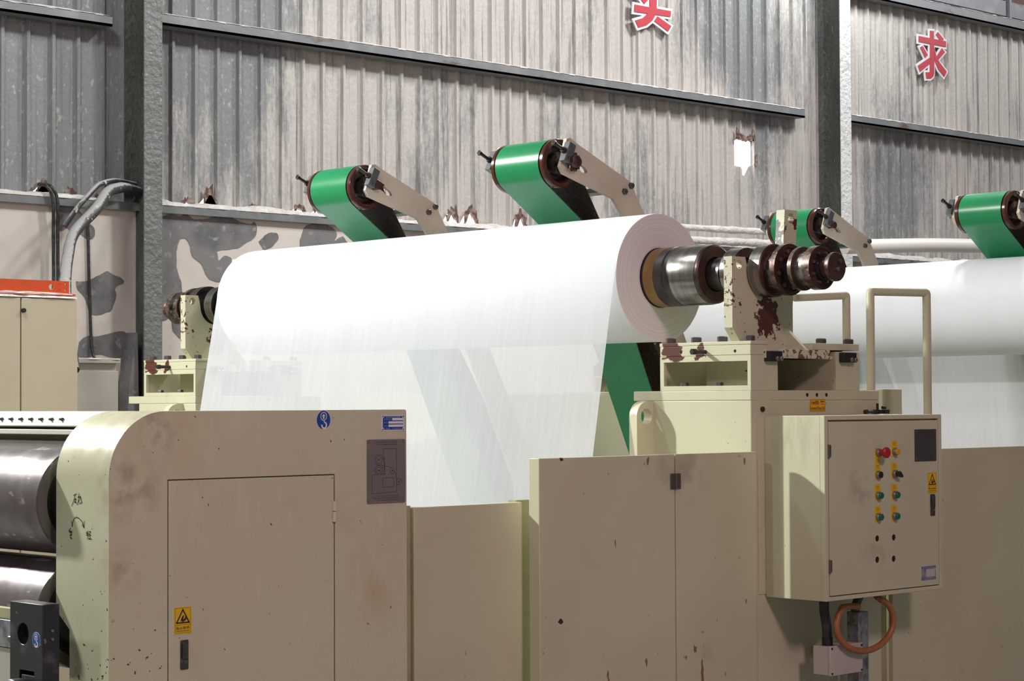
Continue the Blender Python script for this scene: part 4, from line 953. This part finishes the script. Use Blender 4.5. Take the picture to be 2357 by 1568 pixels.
for z in (1.392, .958):
    MB().box(dx0-.006, dx0+.012, yd-.004, yd, z-.0, z+.044).cyl(z-.006, z+.046, .005, (dx0-.003, yd-.004), 'Z', 10).build('hinge', 'hinge', door, bevel=.001)
lock(6.930, 6.959, 1.143, 1.229, yd, door)
warning_label(6.914, 6.975, 1.233, 1.316, yd, door)
x0, x1, z0, z1 = 6.829, 6.974, 1.361, 1.488; mb = MB(); mb.prism(rrect(x0, x1, z0, z1, .003), 'Y', yd-.002, yd, 0)
cx, cz = (x0+x1)/2+.003, (z0+z1)/2+.004
for q in (.010, .016): mb.ringmark((cx-.004, cz+.014), q, .0012, yd-.0026, 1)
for p, q in (((-.016, .02), (-.018, -.03)), ((.02, .03), (.022, -.035)), ((-.018, -.03), (.022, -.035)), ((.0, -.002), (.012, -.03)), ((-.02, -.04), (-.005, -.02))): mb.line((cx+p[0], cz+p[1]), (cx+q[0], cz+q[1]), .0012, yd-.0026, 1)
mb.marks(6, cx, z1-.010, .006, yd-.0026, 1, .06)
for a_ in (x0+.009, x1-.009):
    for b_ in (z0+.009, z1-.009): mb.disc((a_, b_), .0038, yd-.0028, 2, 10)
mb.build('diagram_plate', ['greyplate2', 'etch', 'bolt'], door, normals=False)
x0, x1, z0, z1 = 6.866, 6.962, .890, .945; mb = MB(); mb.box(x0, x1, yd-.0015, yd, z0, z1, 0); mb.rect(x0+.03, x1-.006, z0+.012, z1-.012, yd-.002, 1)
for a_ in (x0+.005, x1-.005):
    for b_ in (z0+.005, z1-.005): mb.disc((a_, b_), .003, yd-.0026, 2, 8)
tag(mb.build('name_plate', ['fadedblue', 'boxgrey', 'bolt'], door, normals=False), 'worn faded blue name plate')
mp = MB().box(6.216, 6.30, 5.1685, 5.1718, .86, 1.612).build('mounting_plate', 'grimybox', t)
MB().hexbolt(5.160, 5.1685, .011, (6.243, 1.572)).build('bolt', 'boltblack', mp)

# ================================================================== UNDER THE CONTROL CABINET
t = thing('junction_box', 'small beige junction box below the control cabinet', 'box', (6.5, 5.04, .55))
MB().box(6.401, 6.601, 4.982, 5.055, .549, .659).build('body', 'boxgrey', t, bevel=.002)
lid = MB().box(6.399, 6.603, 4.970, 4.981, .547, .661).build('lid', 'boxgrey', t, bevel=.002)
for x in (6.408, 6.594):
    for z in (.556, .652): MB().cyl(4.966, 4.970, .004, (x, z), n=8).build('screw', 'boltblack', lid)
MB().box(6.54, 6.595, 5.055, SY-.001, .585, .63).build('bracket', 'boxgrey', t)
t = thing('cable_trunking', 'galvanised vertical cable trunking behind the looped hose', 'trunking', (6.71, 5.08, 0))
MB().box(6.684, 6.748, 5.050, 5.108, 0, .766).build('duct', 'galv', t, bevel=.002)
MB().box(6.684, 6.748, 5.108, SY-.001, .1, .14).box(6.684, 6.748, 5.108, SY-.001, .6, .64).build('bracket', 'galv', t)
MB().tube([(6.70, 5.08, .766), (6.705, 5.075, .80), (6.72, 5.06, .849)], .018, 10).build('cable_bundle', 'cable', t, smooth=50)
t = thing('flexible_conduit', 'black flexible conduit rising from the junction box to the control cabinet', 'conduit', (6.43, 5.01, .66))
MB().tube(smooth_pts([(6.437, 5.013, .690), (6.432, 5.013, .74), (6.420, 5.013, .79), (6.418, 5.013, .8475)], 6), .019, 14).build('hose', 'cable', t, smooth=50)
MB().lathe([(.661, .021), (.690, .021), (.692, .019), (.692, 0)], (6.437, 5.013), 'Z', 12).build('gland', 'black', t)
P = []
for k in range(0, 33):
    q = radians(75-300*k/32); P.append((6.585+.168*cos(q), 4.925+.001*k, .735+.103*sin(q)))
P = [(6.70, 4.98, .847), (6.70, 4.978, .838)]+P[1:]+[(6.60, 4.995, .80), (6.64, 5.02, .79)]
rope('air_hose', 'orange-brown hose coiled in a loop under the control cabinet', 'hose', P, .0125, 'hose', k=3, n=12)
